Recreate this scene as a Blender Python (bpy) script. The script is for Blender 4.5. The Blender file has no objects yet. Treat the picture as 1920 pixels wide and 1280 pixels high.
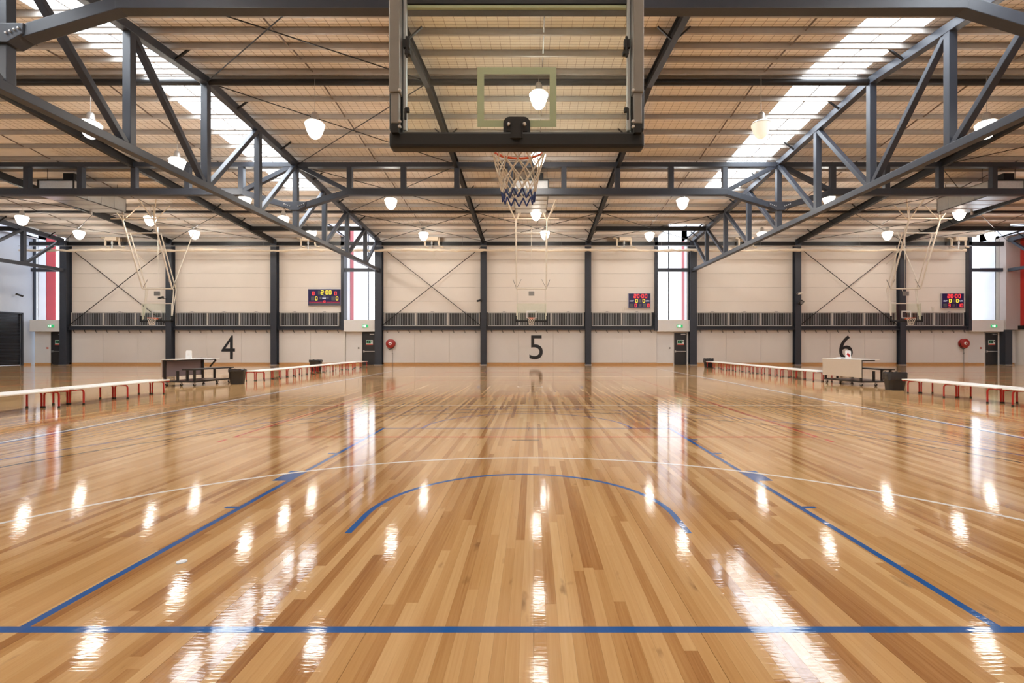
import bpy, math, random
from mathutils import Vector, Matrix
random.seed(7)
S = bpy.context.scene
COL = S.collection
PI = math.pi

# ------------------------------------------------------------------ camera
H = 1.403
cam = bpy.data.cameras.new('camera'); camo = bpy.data.objects.new('camera', cam); COL.objects.link(camo)
camo.location = (0, 0, H); camo.rotation_euler = (PI/2, 0, 0)
cam.sensor_width = 36; cam.lens = 905/1920*36
cam.shift_x = -40/1920; cam.shift_y = 7.5/1920
cam.clip_start = 0.05; cam.clip_end = 200
S.camera = camo
# ------------------------------------------------------------------ world, exposure
W = bpy.data.worlds.new('sky'); S.world = W; W.use_nodes = True
W.node_tree.nodes['Background'].inputs[0].default_value = (.75, .85, 1, 1)
W.node_tree.nodes['Background'].inputs[1].default_value = 1.0
S.view_settings.view_transform = 'Standard'; S.view_settings.look = 'None'
S.view_settings.gamma = 1; S.view_settings.use_curve_mapping = False
S.view_settings.exposure = 1.04
S.cycles.use_denoising = True
S.cycles.max_bounces = 10; S.cycles.diffuse_bounces = 5; S.cycles.glossy_bounces = 4
S.cycles.sample_clamp_indirect = 6; S.cycles.sample_clamp_direct = 4
LAMP = 38; SKYL = 7.0; WIND = .90

# ------------------------------------------------------------------ materials
def nt(name):
    m = bpy.data.materials.new(name); m.use_nodes = True
    t = m.node_tree; b = t.nodes['Principled BSDF']
    return m, t, b
def P(name, col, rough=.5, metal=0, var=.08, scale=3, spec=.5, bump=0, bscale=60):
    m, t, b = nt(name); N = t.nodes; L = t.links
    b.inputs['Roughness'].default_value = rough; b.inputs['Metallic'].default_value = metal
    b.inputs['Specular IOR Level'].default_value = spec
    g = N.new('ShaderNodeNewGeometry')
    n = N.new('ShaderNodeTexNoise'); n.inputs['Scale'].default_value = scale; n.inputs['Detail'].default_value = 4
    L.new(g.outputs['Position'], n.inputs['Vector'])
    mx = N.new('ShaderNodeMix'); mx.data_type = 'RGBA'
    mx.inputs['A'].default_value = tuple(c*(1-var) for c in col) + (1,)
    mx.inputs['B'].default_value = tuple(min(1, c*(1+var)) for c in col) + (1,)
    L.new(n.outputs['Fac'], mx.inputs['Factor']); L.new(mx.outputs['Result'], b.inputs['Base Color'])
    if bump:
        n2 = N.new('ShaderNodeTexNoise'); n2.inputs['Scale'].default_value = bscale
        L.new(g.outputs['Position'], n2.inputs['Vector'])
        bp = N.new('ShaderNodeBump'); bp.inputs['Strength'].default_value = bump; bp.inputs['Distance'].default_value = .01
        L.new(n2.outputs['Fac'], bp.inputs['Height']); L.new(bp.outputs['Normal'], b.inputs['Normal'])
    return m
def E(name, col, strength, base=(.8, .8, .8)):
    m, t, b = nt(name)
    b.inputs['Base Color'].default_value = base + (1,); b.inputs['Roughness'].default_value = .35
    b.inputs['Emission Color'].default_value = col + (1,); b.inputs['Emission Strength'].default_value = strength
    return m
BW = .063                                            # width of one floorboard
def strip_L(i): return 1.4 + 1.6*((i*.377) % 1.0)
def strip_off(i): return ((i*.618 + i*i*.0731) % 1.0)*strip_L(i)
def floor_material(name, paint=None):
    m, t, b = nt(name); N = t.nodes; L = t.links
    def M(op, a, c=None, d=None):
        n = N.new('ShaderNodeMath'); n.operation = op
        for k, v in enumerate((a, c, d)):
            if v is None: continue
            if isinstance(v, (int, float)): n.inputs[k].default_value = v
            else: L.new(v, n.inputs[k])
        return n.outputs[0]
    g = N.new('ShaderNodeNewGeometry'); s = N.new('ShaderNodeSeparateXYZ'); L.new(g.outputs['Position'], s.inputs[0])
    X, Y = s.outputs[0], s.outputs[1]
    i = M('FLOOR', M('DIVIDE', X, BW))
    Ls = M('MULTIPLY_ADD', M('FRACT', M('MULTIPLY', i, .377)), 1.6, 1.4)
    off = M('MULTIPLY', M('FRACT', M('ADD', M('MULTIPLY', i, .618), M('MULTIPLY', M('MULTIPLY', i, i), .0731))), Ls)
    j = M('FLOOR', M('DIVIDE', M('ADD', Y, off), Ls))
    cv = N.new('ShaderNodeCombineXYZ'); L.new(i, cv.inputs[0]); L.new(j, cv.inputs[1])
    wn = N.new('ShaderNodeTexWhiteNoise'); wn.noise_dimensions = '3D'; L.new(cv.outputs[0], wn.inputs['Vector'])
    rnd = wn.outputs['Value']
    # grain, stretched along the board, shifted for every board
    mp = N.new('ShaderNodeCombineXYZ'); L.new(M('MULTIPLY', X, 55), mp.inputs[0]); L.new(M('MULTIPLY_ADD', rnd, 37, M('MULTIPLY', Y, 1.3)), mp.inputs[1]); L.new(M('MULTIPLY', rnd, 90), mp.inputs[2])
    gn = N.new('ShaderNodeTexNoise'); gn.inputs['Scale'].default_value = 1.6; gn.inputs['Detail'].default_value = 5; gn.inputs['Distortion'].default_value = .6
    L.new(mp.outputs[0], gn.inputs['Vector'])
    # wider colour drift over the hall
    big = N.new('ShaderNodeTexNoise'); big.inputs['Scale'].default_value = .35; L.new(g.outputs['Position'], big.inputs['Vector'])
    sv = N.new('ShaderNodeCombineXYZ'); L.new(M('MULTIPLY', X, 5.5), sv.inputs[0]); L.new(M('MULTIPLY', Y, .28), sv.inputs[1])
    st = N.new('ShaderNodeTexNoise'); st.inputs['Scale'].default_value = 1.0; st.inputs['Detail'].default_value = 4; L.new(sv.outputs[0], st.inputs['Vector'])
    f = M('ADD', M('MULTIPLY_ADD', gn.outputs['Fac'], .42, M('MULTIPLY', rnd, .76)), M('MULTIPLY_ADD', st.outputs['Fac'], .75, M('MULTIPLY_ADD', big.outputs['Fac'], .2, -.60)))
    cr = N.new('ShaderNodeValToRGB'); e = cr.color_ramp.elements
    e[0].position = 0; e[0].color = (.34, .158, .054, 1)
    e[1].position = 1; e[1].color = (.75, .53, .285, 1)
    for p, c in ((.14, (.43, .216, .079, 1)), (.32, (.53, .30, .118, 1)), (.60, (.62, .38, .168, 1)), (.84, (.70, .46, .222, 1))):
        q = cr.color_ramp.elements.new(p); q.color = c
    L.new(f, cr.inputs[0])
    # scattered dark knots and gum veins
    kv = N.new('ShaderNodeCombineXYZ'); L.new(M('MULTIPLY', X, 9), kv.inputs[0]); L.new(M('MULTIPLY', Y, 3), kv.inputs[1]); L.new(M('MULTIPLY', rnd, 20), kv.inputs[2])
    kn = N.new('ShaderNodeTexNoise'); kn.inputs['Scale'].default_value = 1.0; kn.inputs['Detail'].default_value = 3; L.new(kv.outputs[0], kn.inputs['Vector'])
    kr = N.new('ShaderNodeMapRange'); kr.inputs[1].default_value = .68; kr.inputs[2].default_value = .80; L.new(kn.outputs['Fac'], kr.inputs[0])
    mk = N.new('ShaderNodeMix'); mk.data_type = 'RGBA'; L.new(M('MULTIPLY', kr.outputs[0], .6), mk.inputs['Factor'])
    L.new(cr.outputs[0], mk.inputs['A']); mk.inputs['B'].default_value = (.16, .07, .025, 1)
    if paint:
        pm = N.new('ShaderNodeMix'); pm.data_type = 'RGBA'; pm.inputs['Factor'].default_value = .03
        pm.inputs['A'].default_value = paint + (1,); L.new(mk.outputs['Result'], pm.inputs['B'])
        L.new(pm.outputs['Result'], b.inputs['Base Color'])
    else:
        L.new(mk.outputs['Result'], b.inputs['Base Color'])
    b.inputs['Roughness'].default_value = .058
    b.inputs['Specular IOR Level'].default_value = .32
    # lacquer ripples: sanding waves across the boards and a little cupping
    rv = N.new('ShaderNodeCombineXYZ'); L.new(M('MULTIPLY', X, 9), rv.inputs[0]); L.new(M('MULTIPLY', Y, 58), rv.inputs[1])
    rn = N.new('ShaderNodeTexNoise'); rn.inputs['Scale'].default_value = 1; rn.inputs['Detail'].default_value = 2; L.new(rv.outputs[0], rn.inputs['Vector'])
    cup = M('POWER', M('ABSOLUTE', M('SUBTRACT', M('FRACT', M('DIVIDE', X, BW)), .5)), 2.0)
    hh = M('MULTIPLY_ADD', cup, .35, rn.outputs['Fac'])
    bp = N.new('ShaderNodeBump'); bp.inputs['Strength'].default_value = .5; bp.inputs['Distance'].default_value = .00075
    L.new(hh, bp.inputs['Height']); L.new(bp.outputs['Normal'], b.inputs['Normal'])
    return m
def deck_material():
    m, t, b = nt('roof_deck'); N = t.nodes; L = t.links
    g = N.new('ShaderNodeNewGeometry')
    mp = N.new('ShaderNodeMapping'); mp.inputs['Scale'].default_value = (.6, 2.2, 1); L.new(g.outputs['Position'], mp.inputs[0])
    n = N.new('ShaderNodeTexNoise'); n.inputs['Scale'].default_value = 1.5; n.inputs['Detail'].default_value = 5; L.new(mp.outputs[0], n.inputs[0])
    cr = N.new('ShaderNodeValToRGB'); e = cr.color_ramp.elements
    e[0].position = .25; e[0].color = (.83, .785, .745, 1); e[1].position = .75; e[1].color = (.94, .905, .87, 1)
    L.new(n.outputs['Fac'], cr.inputs[0]); L.new(cr.outputs[0], b.inputs['Base Color'])
    b.inputs['Roughness'].default_value = .6
    bp = N.new('ShaderNodeBump'); bp.inputs['Strength'].default_value = .5; bp.inputs['Distance'].default_value = .05
    L.new(n.outputs['Fac'], bp.inputs['Height']); L.new(bp.outputs['Normal'], b.inputs['Normal'])
    return m
def glass_material(name, tint, refl=.06, frost=0):
    m, t, b = nt(name); N = t.nodes; L = t.links
    tr = N.new('ShaderNodeBsdfTransparent'); tr.inputs[0].default_value = tint + (1,)
    gl = N.new('ShaderNodeBsdfGlossy'); gl.inputs['Roughness'].default_value = .04
    lw = N.new('ShaderNodeLayerWeight'); lw.inputs['Blend'].default_value = .5
    pw = N.new('ShaderNodeMath'); pw.operation = 'POWER'; L.new(lw.outputs['Facing'], pw.inputs[0]); pw.inputs[1].default_value = 5
    fr = N.new('ShaderNodeMath'); fr.operation = 'MULTIPLY_ADD'; L.new(pw.outputs[0], fr.inputs[0]); fr.inputs[1].default_value = .7; fr.inputs[2].default_value = .03
    mx = N.new('ShaderNodeMixShader'); L.new(fr.outputs[0], mx.inputs[0]); L.new(tr.outputs[0], mx.inputs[1]); L.new(gl.outputs[0], mx.inputs[2])
    L.new(mx.outputs[0], N['Material Output'].inputs[0]); N.remove(b)
    return m
M_floor = floor_material('timber_floor')
M_blue = floor_material('line_blue', (.0, .11, .41)); M_white = floor_material('line_white', (.92, .91, .88))
M_red = floor_material('line_red', (.62, .04, .02)); M_brown = floor_material('line_brown', (.06, .03, .02))
M_bluerefl = floor_material('line_blue_reflection_tint', (.10, .10, .34))  # blue court paint with the floor's purple reflection put into its colour
M_deck = deck_material()
M_steel = P('charcoal_steel', (.031, .035, .046), .45, 0, .12, 6, .4)
M_rafter = P('dark_steel', (.009, .008, .008), .48, 0, .12, 6, .35)
M_purlin = P('galvanised_purlin', (.36, .33, .30), .5, .15, .1, 4)
M_bridge = P('purlin_bridging', (.14, .105, .085), .45, .1)
M_galv = P('galvanised_sheet', (.62, .62, .60), .28, .85, .12, 5, .5, .12, 9)
M_foil = P('foil_insulation', (.86, .89, .92), .3, .35, .15, 20, .5, .9, 45)
M_wire = P('mesh_wire', (.20, .15, .11), .5, .3)
M_wallup = P('upper_wall_panel', (.75, .69, .625), .55, 0, .035, .8)
M_walllow = P('lower_wall_panel', (.68, .64, .60), .5, 0, .035, 1.2)
M_gap = P('panel_joint', (.33, .29, .25), .8)
M_pale = P('pale_render', (.66, .64, .62), .6, 0, .03, 2)
M_taupe_dim = P('taupe_render_dimmed', (.40, .35, .33), .6, 0, .04, 2)  # pier tone darkened to put the corner's dim light into the colour
M_cheek = P('pale_cladding', (.74, .78, .84), .5, 0, .03, 2)
M_bluewall = P('pale_blue_grey_wall', (.50, .55, .63), .5, 0, .04, 1)
M_redclad = P('red_cladding', (.40, .007, .02), .4, 0, .06, 2)
M_redwall = P('red_side_wall', (.42, .022, .016), .45, 0, .1, 2)
M_skirt = P('timber_skirting', (.50, .27, .11), .4, 0, .15, 8)
M_black = P('black_paint', (.012, .012, .014), .4)
M_door = P('dark_door', (.022, .021, .023), .42)
M_roller = P('dark_roller_door', (.018, .02, .026), .35)
M_cream = P('cream_pipe', (.70, .60, .47), .4, 0, .08, 8)
M_pole = P('pale_pole', (.74, .69, .60), .38, 0, .06, 8)
M_net = P('white_cord', (.80, .74, .64), .7)
M_netblue = P('blue_cord', (.03, .06, .22), .7)
M_rim = P('orange_rim', (.68, .10, .025), .38)
M_hoopgrey = P('grey_hoop_tube', (.22, .21, .195), .34, .3, .08, 12)
M_alu = P('aluminium_rail', (.45, .48, .49), .3, .8, .1, 12)
M_pad = P('black_padding', (.012, .013, .014), .5, 0, .1, 20, .4)
M_target = P('back_of_target_paint', (.36, .43, .27), .5)
M_targetw = P('white_target_paint', (.8, .8, .78), .5)
M_glass = glass_material('backboard_glass', (.95, .985, .95))
M_benchtop = P('white_bench_top', (.86, .84, .80), .35, 0, .03, 4)
M_benchred = P('red_bench_frame', (.45, .022, .014), .35, 0, .08, 8)
M_rubber = P('black_rubber', (.015, .015, .016), .7)
M_binblk = P('black_bin_plastic', (.02, .02, .022), .42, 0, .1, 10, .5)
M_bag = P('bin_liner', (.025, .025, .028), .22, 0, .1, 15, .6, .6, 30)
M_tblack = P('table_frame', (.022, .018, .017), .4)
M_tpanel = P('beige_laminate', (.60, .53, .45), .45, 0, .03, 6)
M_tback = P('purple_grey_panel', (.30, .235, .25), .45, 0, .05, 6)
M_tshelf = P('red_brown_shelf', (.13, .055, .04), .4)
M_ttop = P('white_table_top', (.80, .78, .75), .35, 0, .03, 6)
M_paper = P('white_paper', (.85, .85, .84), .6, 0, .03)
M_redpr = P('red_print', (.55, .02, .02), .5)
M_reel = P('red_hose_reel', (.30, .016, .011), .38)
M_silver = P('silver_metal', (.6, .6, .6), .3, .9)
M_frame = P('pale_vent_frame', (.60, .57, .53), .45, .2, .05, 6)
M_slat = P('vent_bar', (.38, .38, .385), .4, .4, .05, 6)
M_ventback = P('vent_back', (.018, .019, .022), .5, 0, .2, 8)
M_sbface = P('scoreboard_face', (.016, .012, .075), .35)
M_sbcase = P('scoreboard_case', (.40, .40, .46), .4, .4)
M_sbgrey = P('scoreboard_unlit', (.09, .09, .10), .5)
M_sbwhite = E('scoreboard_white', (.85, .85, 1), .7)
M_ledred = E('led_red', (1, .05, .045), .85, (.3, .02, .02))
M_ledyel = E('led_yellow', (1, .68, .05), .75, (.3, .2, .02))
M_lampon = E('lamp_refractor_lit', (1, .95, .87), LAMP)
M_lampdim = E('lamp_refractor_warming_up', (1, .90, .70), LAMP*.0075)
M_lampcap = E('lamp_cap_glow', (1, .95, .85), 1.2)
M_housing = P('lamp_housing', (.42, .40, .38), .35, .6, .1, 20)
M_skyl = E('skylight_sheet', (.84, .92, 1), SKYL)
M_win = E('translucent_glazing', (.84, .90, 1), WIND)
M_exit = E('exit_green', (.03, .42, .14), .45, (.02, .25, .08))
M_exitw = E('exit_white', (.85, 1, .9), .8)
M_signgreen = P('sign_green', (.03, .30, .14), .5)
M_signwhite = P('sign_white', (.75, .80, .76), .5)
M_signred = P('sign_red', (.62, .12, .09), .5)

# ------------------------------------------------------------------ mesh helpers
class MB:
    def __init__(s): s.v = []; s.f = []
    def add(s, vs, fs):
        o = len(s.v); s.v += [tuple(p) for p in vs]; s.f += [tuple(i+o for i in f) for f in fs]; return s
    def box(s, a, b):
        x0, y0, z0 = a; x1, y1, z1 = b
        return s.add([(x0,y0,z0),(x1,y0,z0),(x1,y1,z0),(x0,y1,z0),(x0,y0,z1),(x1,y0,z1),(x1,y1,z1),(x0,y1,z1)],
                     [(0,3,2,1),(4,5,6,7),(0,1,5,4),(1,2,6,5),(2,3,7,6),(3,0,4,7)])
    def beam(s, p, q, w, h, up=(0,0,1)):
        p = Vector(p); q = Vector(q); d = (q-p).normalized(); u = Vector(up)
        r = d.cross(u)
        if r.length < 1e-4: r = d.cross(Vector((0,1,0)))
        r.normalize(); u = r.cross(d).normalized(); vs = []
        for e in (p, q):
            for a, c in ((-1,-1),(1,-1),(1,1),(-1,1)): vs.append(e + r*(a*w/2) + u*(c*h/2))
        return s.add(vs, [(0,1,2,3),(7,6,5,4),(4,5,1,0),(5,6,2,1),(6,7,3,2),(7,4,0,3)])
    def prism(s, prof, axis, a, b):
        """profile (list of 2D points) extruded along axis from a to b; 2D = the other two axes in order"""
        n = len(prof); vs = []
        for e in (a, b):
            for (u, v) in prof:
                vs.append((e,u,v) if axis == 'x' else (u,e,v) if axis == 'y' else (u,v,e))
        fs = [tuple(range(n)), tuple(range(2*n-1, n-1, -1))]
        for i in range(n):
            j = (i+1) % n; fs.append((i, i+n, j+n, j))
        return s.add(vs, fs)
    def tube(s, pts, r, n=8, closed=False):
        pts = [Vector(p) for p in pts]; m = len(pts); rings = []; prev = None
        for i, p in enumerate(pts):
            if closed: d = pts[(i+1) % m] - pts[i-1]
            else: d = pts[min(i+1, m-1)] - pts[max(i-1, 0)]
            d.normalize()
            if prev is None:
                a = d.cross(Vector((0,0,1)))
                if a.length < 1e-3: a = d.cross(Vector((0,1,0)))
            else: a = prev - d*prev.dot(d)
            a.normalize(); prev = a; b = d.cross(a)
            rr = r[i] if isinstance(r, (list, tuple)) else r
            rings.append([p + a*math.cos(2*PI*k/n)*rr + b*math.sin(2*PI*k/n)*rr for k in range(n)])
        vs = [q for ring in rings for q in ring]; fs = []
        for i in range(m if closed else m-1):
            o, o2 = i*n, ((i+1) % m)*n
            for k in range(n): fs.append((o+k, o+(k+1) % n, o2+(k+1) % n, o2+k))
        if not closed: fs += [tuple(range(n-1, -1, -1)), tuple(range((m-1)*n, m*n))]
        return s.add(vs, fs)
    def lathe(s, prof, c=(0,0,0), n=20, axis='z'):
        vs = []; fs = []; m = len(prof)
        for (r, h) in prof:
            for k in range(n):
                a = 2*PI*k/n; x, y = r*math.cos(a), r*math.sin(a)
                vs.append((c[0]+x, c[1]+y, c[2]+h) if axis == 'z' else (c[0]+x, c[1]+h, c[2]+y) if axis == 'y' else (c[0]+h, c[1]+x, c[2]+y))
        for i in range(m-1):
            for k in range(n): fs.append((i*n+k, i*n+(k+1) % n, (i+1)*n+(k+1) % n, (i+1)*n+k))
        fs += [tuple(range(n-1, -1, -1)), tuple(range((m-1)*n, m*n))]
        return s.add(vs, fs)
    def mesh(s, name, mat, smooth=False):
        me = bpy.data.meshes.new(name); me.from_pydata(s.v, [], s.f); me.update()
        bm_fix(me)
        if mat: me.materials.append(mat)
        if smooth:
            for p in me.polygons: p.use_smooth = True
            try: me.set_sharp_from_angle(angle=math.radians(40))
            except Exception: pass
        return me
import bmesh
def bm_fix(me):
    b = bmesh.new(); b.from_mesh(me); bmesh.ops.recalc_face_normals(b, faces=b.faces); b.to_mesh(me); b.free()
def O(name, mb, mat, parent=None, smooth=False, loc=None, bevel=0):
    me = mb.mesh(name, mat, smooth) if isinstance(mb, MB) else mb
    o = bpy.data.objects.new(name, me); COL.objects.link(o)
    if loc is not None: o.location = loc
    if parent is not None: o.parent = parent
    if bevel:
        md = o.modifiers.new('bevel', 'BEVEL'); md.width = bevel; md.segments = 2; md.limit_method = 'ANGLE'
    return o
def tag(o, label, cat, group=None, kind=None):
    o['label'] = label; o['category'] = cat
    if group: o['group'] = group
    if kind: o['kind'] = kind
    return o
def thing(name, label, cat, loc=(0,0,0), rz=0, group=None):
    o = bpy.data.objects.new(name, None); COL.objects.link(o); o.empty_display_size = .2
    o.location = loc; o.rotation_euler = (0,0,rz)
    return tag(o, label, cat, group)
def struct(name, mb, mat, label=None, cat=None):
    o = O(name, mb, mat); o['kind'] = 'structure'
    if label: o['label'] = label
    if cat: o['category'] = cat
    return o
def dup(root, loc, rz=None, label=None, group=None):
    def cp(o, par):
        c = o.copy(); COL.objects.link(c); c.parent = par
        for ch in o.children: cp(ch, c)
        return c
    r = cp(root, None); r.location = loc
    if rz is not None: r.rotation_euler = (0,0,rz)
    if label: r['label'] = label
    if group: r['group'] = group
    return r
def text_mesh(s, size, depth):
    c = bpy.data.curves.new('numeral', 'FONT'); c.body = s; c.size = size; c.extrude = depth/2
    c.align_x = 'CENTER'; c.align_y = 'BOTTOM_BASELINE'
    o = bpy.data.objects.new('numeral_tmp', c); COL.objects.link(o)
    dg = bpy.context.evaluated_depsgraph_get(); dg.update()
    me = bpy.data.meshes.new_from_object(o.evaluated_get(dg)); bpy.data.objects.remove(o)
    return me

# ------------------------------------------------------------------ layout
BX = .18; PITCH = 7.56
XC = [BX + PITCH*(i+.5) for i in range(-5, 5)]       # column lines
XM = [XC[0], XC[3], XC[6], XC[9]]                    # main truss lines
YR = 16.45; PAN = 3.117                              # ridge, truss panel
YW = 35.15                                           # face of the far wall
YN = -2.3                                            # face of the near wall
XL, XR = -36.6, 35.0
ZR = 10.72; SL = .08
def zd(y): return ZR - SL*abs(y-YR)
PD = .17                                             # purlin depth
WINX = [(xm-2.52, xm-.24) for xm in XM]              # light towers beside the main columns
SKX = [(xm-2.28, xm-.34) for xm in XM]               # skylight strips
SKY = (6.4, 26.5)
YT = 32.05                                           # front edge of light towers
ZT = 10.25

# ------------------------------------------------------------------ floor
YB = 9.0
fl = MB(); fl.box((XL-.3, YN-.3, -.30), (XR+.3, YW+1.8, -.017)); fl.box((XL, YB, -.02), (XR, YW+.3, 0))
fl.box((XL, YN, -.02), (-17.01, YB, 0)); fl.box((17.01, YN, -.02), (XR, YB, 0)); fl.box((-17.01, YN, -.02), (17.01, .9, 0))
floor = struct('floor', fl, M_floor, 'glossy honey timber sports floor of narrow boards', 'floor')
GAP = .00025
ub = MB(); e_ = .0007
ub.add([(0,0,-.016),(1,0,-.016),(1,1,-.016),(0,1,-.016),(0,0,0),(1,0,0),(1,1,0),(0,1,0)],
       [(4,5,6,7),(0,1,5,4),(1,2,6,5),(2,3,7,6),(3,0,4,7),(0,3,2,1)])
board_me = ub.mesh('floorboard', M_floor)
boards = []
for i in range(-270, 270):
    L_ = strip_L(i); of = strip_off(i); j0 = math.floor((.9+of)/L_); x0 = i*BW; x1 = x0 + BW
    g0 = .0020 if i % 13 == 0 else GAP; x0 += g0
    j = j0
    while True:
        y0 = max(.9, j*L_ - of); y1 = min(YB, (j+1)*L_ - of); j += 1
        if y0 >= YB: break
        if y1 - y0 < .02: continue
        vis0 = max(y0, 2.0)
        area = 0
        if y1 > vis0:
            xm_ = (x0+x1)/2; ym_ = (vis0+y1)/2; px = 1000 + 905*xm_/ym_
            if -20 < px < 1940: area = BW*905/ym_*(1270/vis0 - 1270/y1)
        boards.append((area, x0, x1-GAP, y0+GAP, y1-GAP))
boards.sort(key=lambda b: -b[0])
rest = MB()
for k, (a, x0, x1, y0, y1) in enumerate(boards):
    if k < 300:
        o = O('floorboard', board_me, None, floor); o.location = (x0, y0, 0); o.scale = (x1-x0, y1-y0, 1)
    else:
        rest.add([(x0,y0,-.016),(x1,y0,-.016),(x1,y1,-.016),(x0,y1,-.016),(x0,y0,0),(x1,y0,0),(x1,y1,0),(x0,y1,0)],
                 [(4,5,6,7),(0,1,5,4),(1,2,6,5),(2,3,7,6),(3,0,4,7)])
ro = O('floorboards', rest, M_floor, floor); ro['kind'] = 'stuff'

# court lines, painted films on the floor
CX = -.113; Y0 = 2.41; YC = Y0 + 14; CP = 22.68
LW = .05
zl = [0.0]
def film(mb_list, mat, z):
    m = MB()
    for q in mb_list: m.add(q[0], q[1])
    return m
def rect(x0, x1, y0, y1, z): m = MB(); m.box((x0,y0,0), (x1,y1,z)); return m
def arc(cx, cy, r, a0, a1, z, w=LW, n=64):
    m = MB(); vs = []; fs = []
    for k in range(n+1):
        a = a0 + (a1-a0)*k/n
        for rr in (r-w, r): vs.append((cx+rr*math.cos(a), cy+rr*math.sin(a), z))
    for k in range(n): fs.append((2*k, 2*k+1, 2*k+3, 2*k+2))
    nn = len(vs); vs2 = [(x, y, 0) for x, y, _ in vs]; 
    return m.add(vs, fs)
def line(m, mat): return O('court_line', m, mat, floor)
for ci in (-1, 0, 1):
    cx = CX + ci*CP; zb, zw, zr_, zk = .0006, .0009, .0012, .0004
    # basketball
    for s in (-1, 1):
        def yy(d): return YC - s*(14-d)                 # distance from the end line
        def rc(x0, x1, d0, d1, z, mat):
            a, b = sorted((yy(d0), yy(d1))); line(rect(x0, x1, a, b, z), mat)
        rc(cx-7.5, cx+7.5, -LW, 0, zb, M_blue)
        for t in (-1, 1):
            a, b = sorted((cx+t*2.45, cx+t*2.40)); rc(a, b, 0, 5.8, zb, M_blue)
            for d0, d1 in ((1.75, 1.80), (2.60, 3.00), (3.85, 3.90), (4.75, 4.80)):
                a, b = sorted((cx+t*2.45, cx+t*(2.60 if d1-d0 > .2 else 2.56))); rc(a, b, d0, d1, zb, M_blue)
            a, b = sorted((cx+t*1.30, cx+t*1.25)); rc(a, b, 1.2, 1.575, zb, M_blue)
            a, b = sorted((cx+t*6.60, cx+t*6.55)); rc(a, b, 0, 2.99, zb, M_bluerefl)
        rc(cx-2.40, cx+2.40, 5.75, 5.8, zb, M_bluerefl)
        dirs = PI/2 if s == 1 else -PI/2
        line(arc(cx, yy(1.575), 1.30, dirs-PI/2, dirs+PI/2, zb), M_blue)
        line(arc(cx, yy(5.775), 1.80, dirs-PI/2, dirs+PI/2, zb), M_bluerefl)
        aa = math.asin(1.415/6.75); line(arc(cx, yy(1.575), 6.75, dirs-PI/2+aa, dirs+PI/2-aa, zb, LW, 96), M_bluerefl)
        line(arc(cx, yy(1.575), 6.25, dirs-PI/2-.1, dirs+PI/2+.1, zk, LW, 96), M_brown)
        line(rect(cx-.2, cx+.2, yy(4.75)-.025, yy(4.75)+.025, zk), M_brown)
        # netball goal circle, thirds, end line
        yb = YC - s*15.25
        line(arc(cx, yb, 4.9, dirs-PI/2, dirs+PI/2, zw, LW, 96), M_white)
        line(rect(cx-7.6, cx+7.6, YC-s*5.083-.025, YC-s*5.083+.025, zw), M_white)
        if s == -1 or ci: line(rect(cx-7.6, cx+7.6, yb-.025, yb+.025, zw), M_white)
        # volleyball
        line(rect(cx-4.5, cx+4.5, YC-s*9-.025, YC-s*9+.025, zr_), M_red)
        line(rect(cx-4.5, cx+4.5, YC-s*3-.025, YC-s*3+.025, zr_), M_red)
        for t in (-1, 1):
            a, b = sorted((cx+t*4.45, cx+t*4.5)); line(rect(a, b, min(YC-s*9.2, YC-s*9.4), max(YC-s*9.2, YC-s*9.4), zr_), M_red)
    for t in (-1, 1):
        a, b = sorted((cx+t*7.50, cx+t*7.55)); line(rect(a, b, Y0, Y0+28, zb), M_blue)
        a, b = sorted((cx+t*7.555, cx+t*7.635)); line(rect(a, b, YC-15.25, YC+15.25, zw), M_white)
        a, b = sorted((cx+t*4.45, cx+t*4.5)); line(rect(a, b, YC-9, YC+9, zr_), M_red)
    line(arc(cx, YC, 1.8, 0, 2*PI, zb), M_blue); line(arc(cx, YC, .45, 0, 2*PI, zw), M_white)
# small brass floor socket near the key
tag(O('floor_socket', MB().lathe([(.012, .0), (.032, .0), (.030, .004), (.012, .003)], (-2.28, 3.13, .0002), 18), M_silver, None, True),
    'small round metal floor socket cover set in the boards', 'floor socket')

# ------------------------------------------------------------------ walls
def wpanel(parent, x0, x1, z0, z1, y0, y1, mat, name='wall_panel'):
    return O(name, MB().box((x0, y0, z0), (x1, y1, z1)), mat, parent)
bounds = [XL]                                        # solid wall runs between the light towers
runs = []
prev = XL
for (a, b) in WINX:
    if a - prev > .5: runs.append((prev, a-.02))
    prev = b
runs.append((prev, XR))
wb = MB()
for a, b in runs: wb.box((a, YW+.04, 0), (b, YW+.34, 9.4))
for a, b in WINX: wb.box((a-.02, YW+.12, 0), (b, YW+.34, 2.42))
wall_back = struct('wall_back', wb, M_gap, 'pale panelled far wall carrying the court numerals', 'wall')
skirt = MB()
for a, b in runs: skirt.box((a, YW-.03, 0), (b, YW+.05, .16))
for a, b in WINX: skirt.box((a, YW+.05, 0), (b-1.0, YW+.13, .14))
struct('baseboard_back', skirt, M_skirt, 'low timber skirting along the far wall', 'baseboard')
HZ = [3.82, 4.62, 5.63, 6.64, 7.65, 8.62]
bays = []
for i in range(9):
    a = XC[i]; b = XC[i+1]
    if i in (2, 5, 8): b = [w for w in WINX if w[1] > a][0][0] - .02 if i != 8 else WINX[3][0] - .02
    bays.append((a, b))
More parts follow.
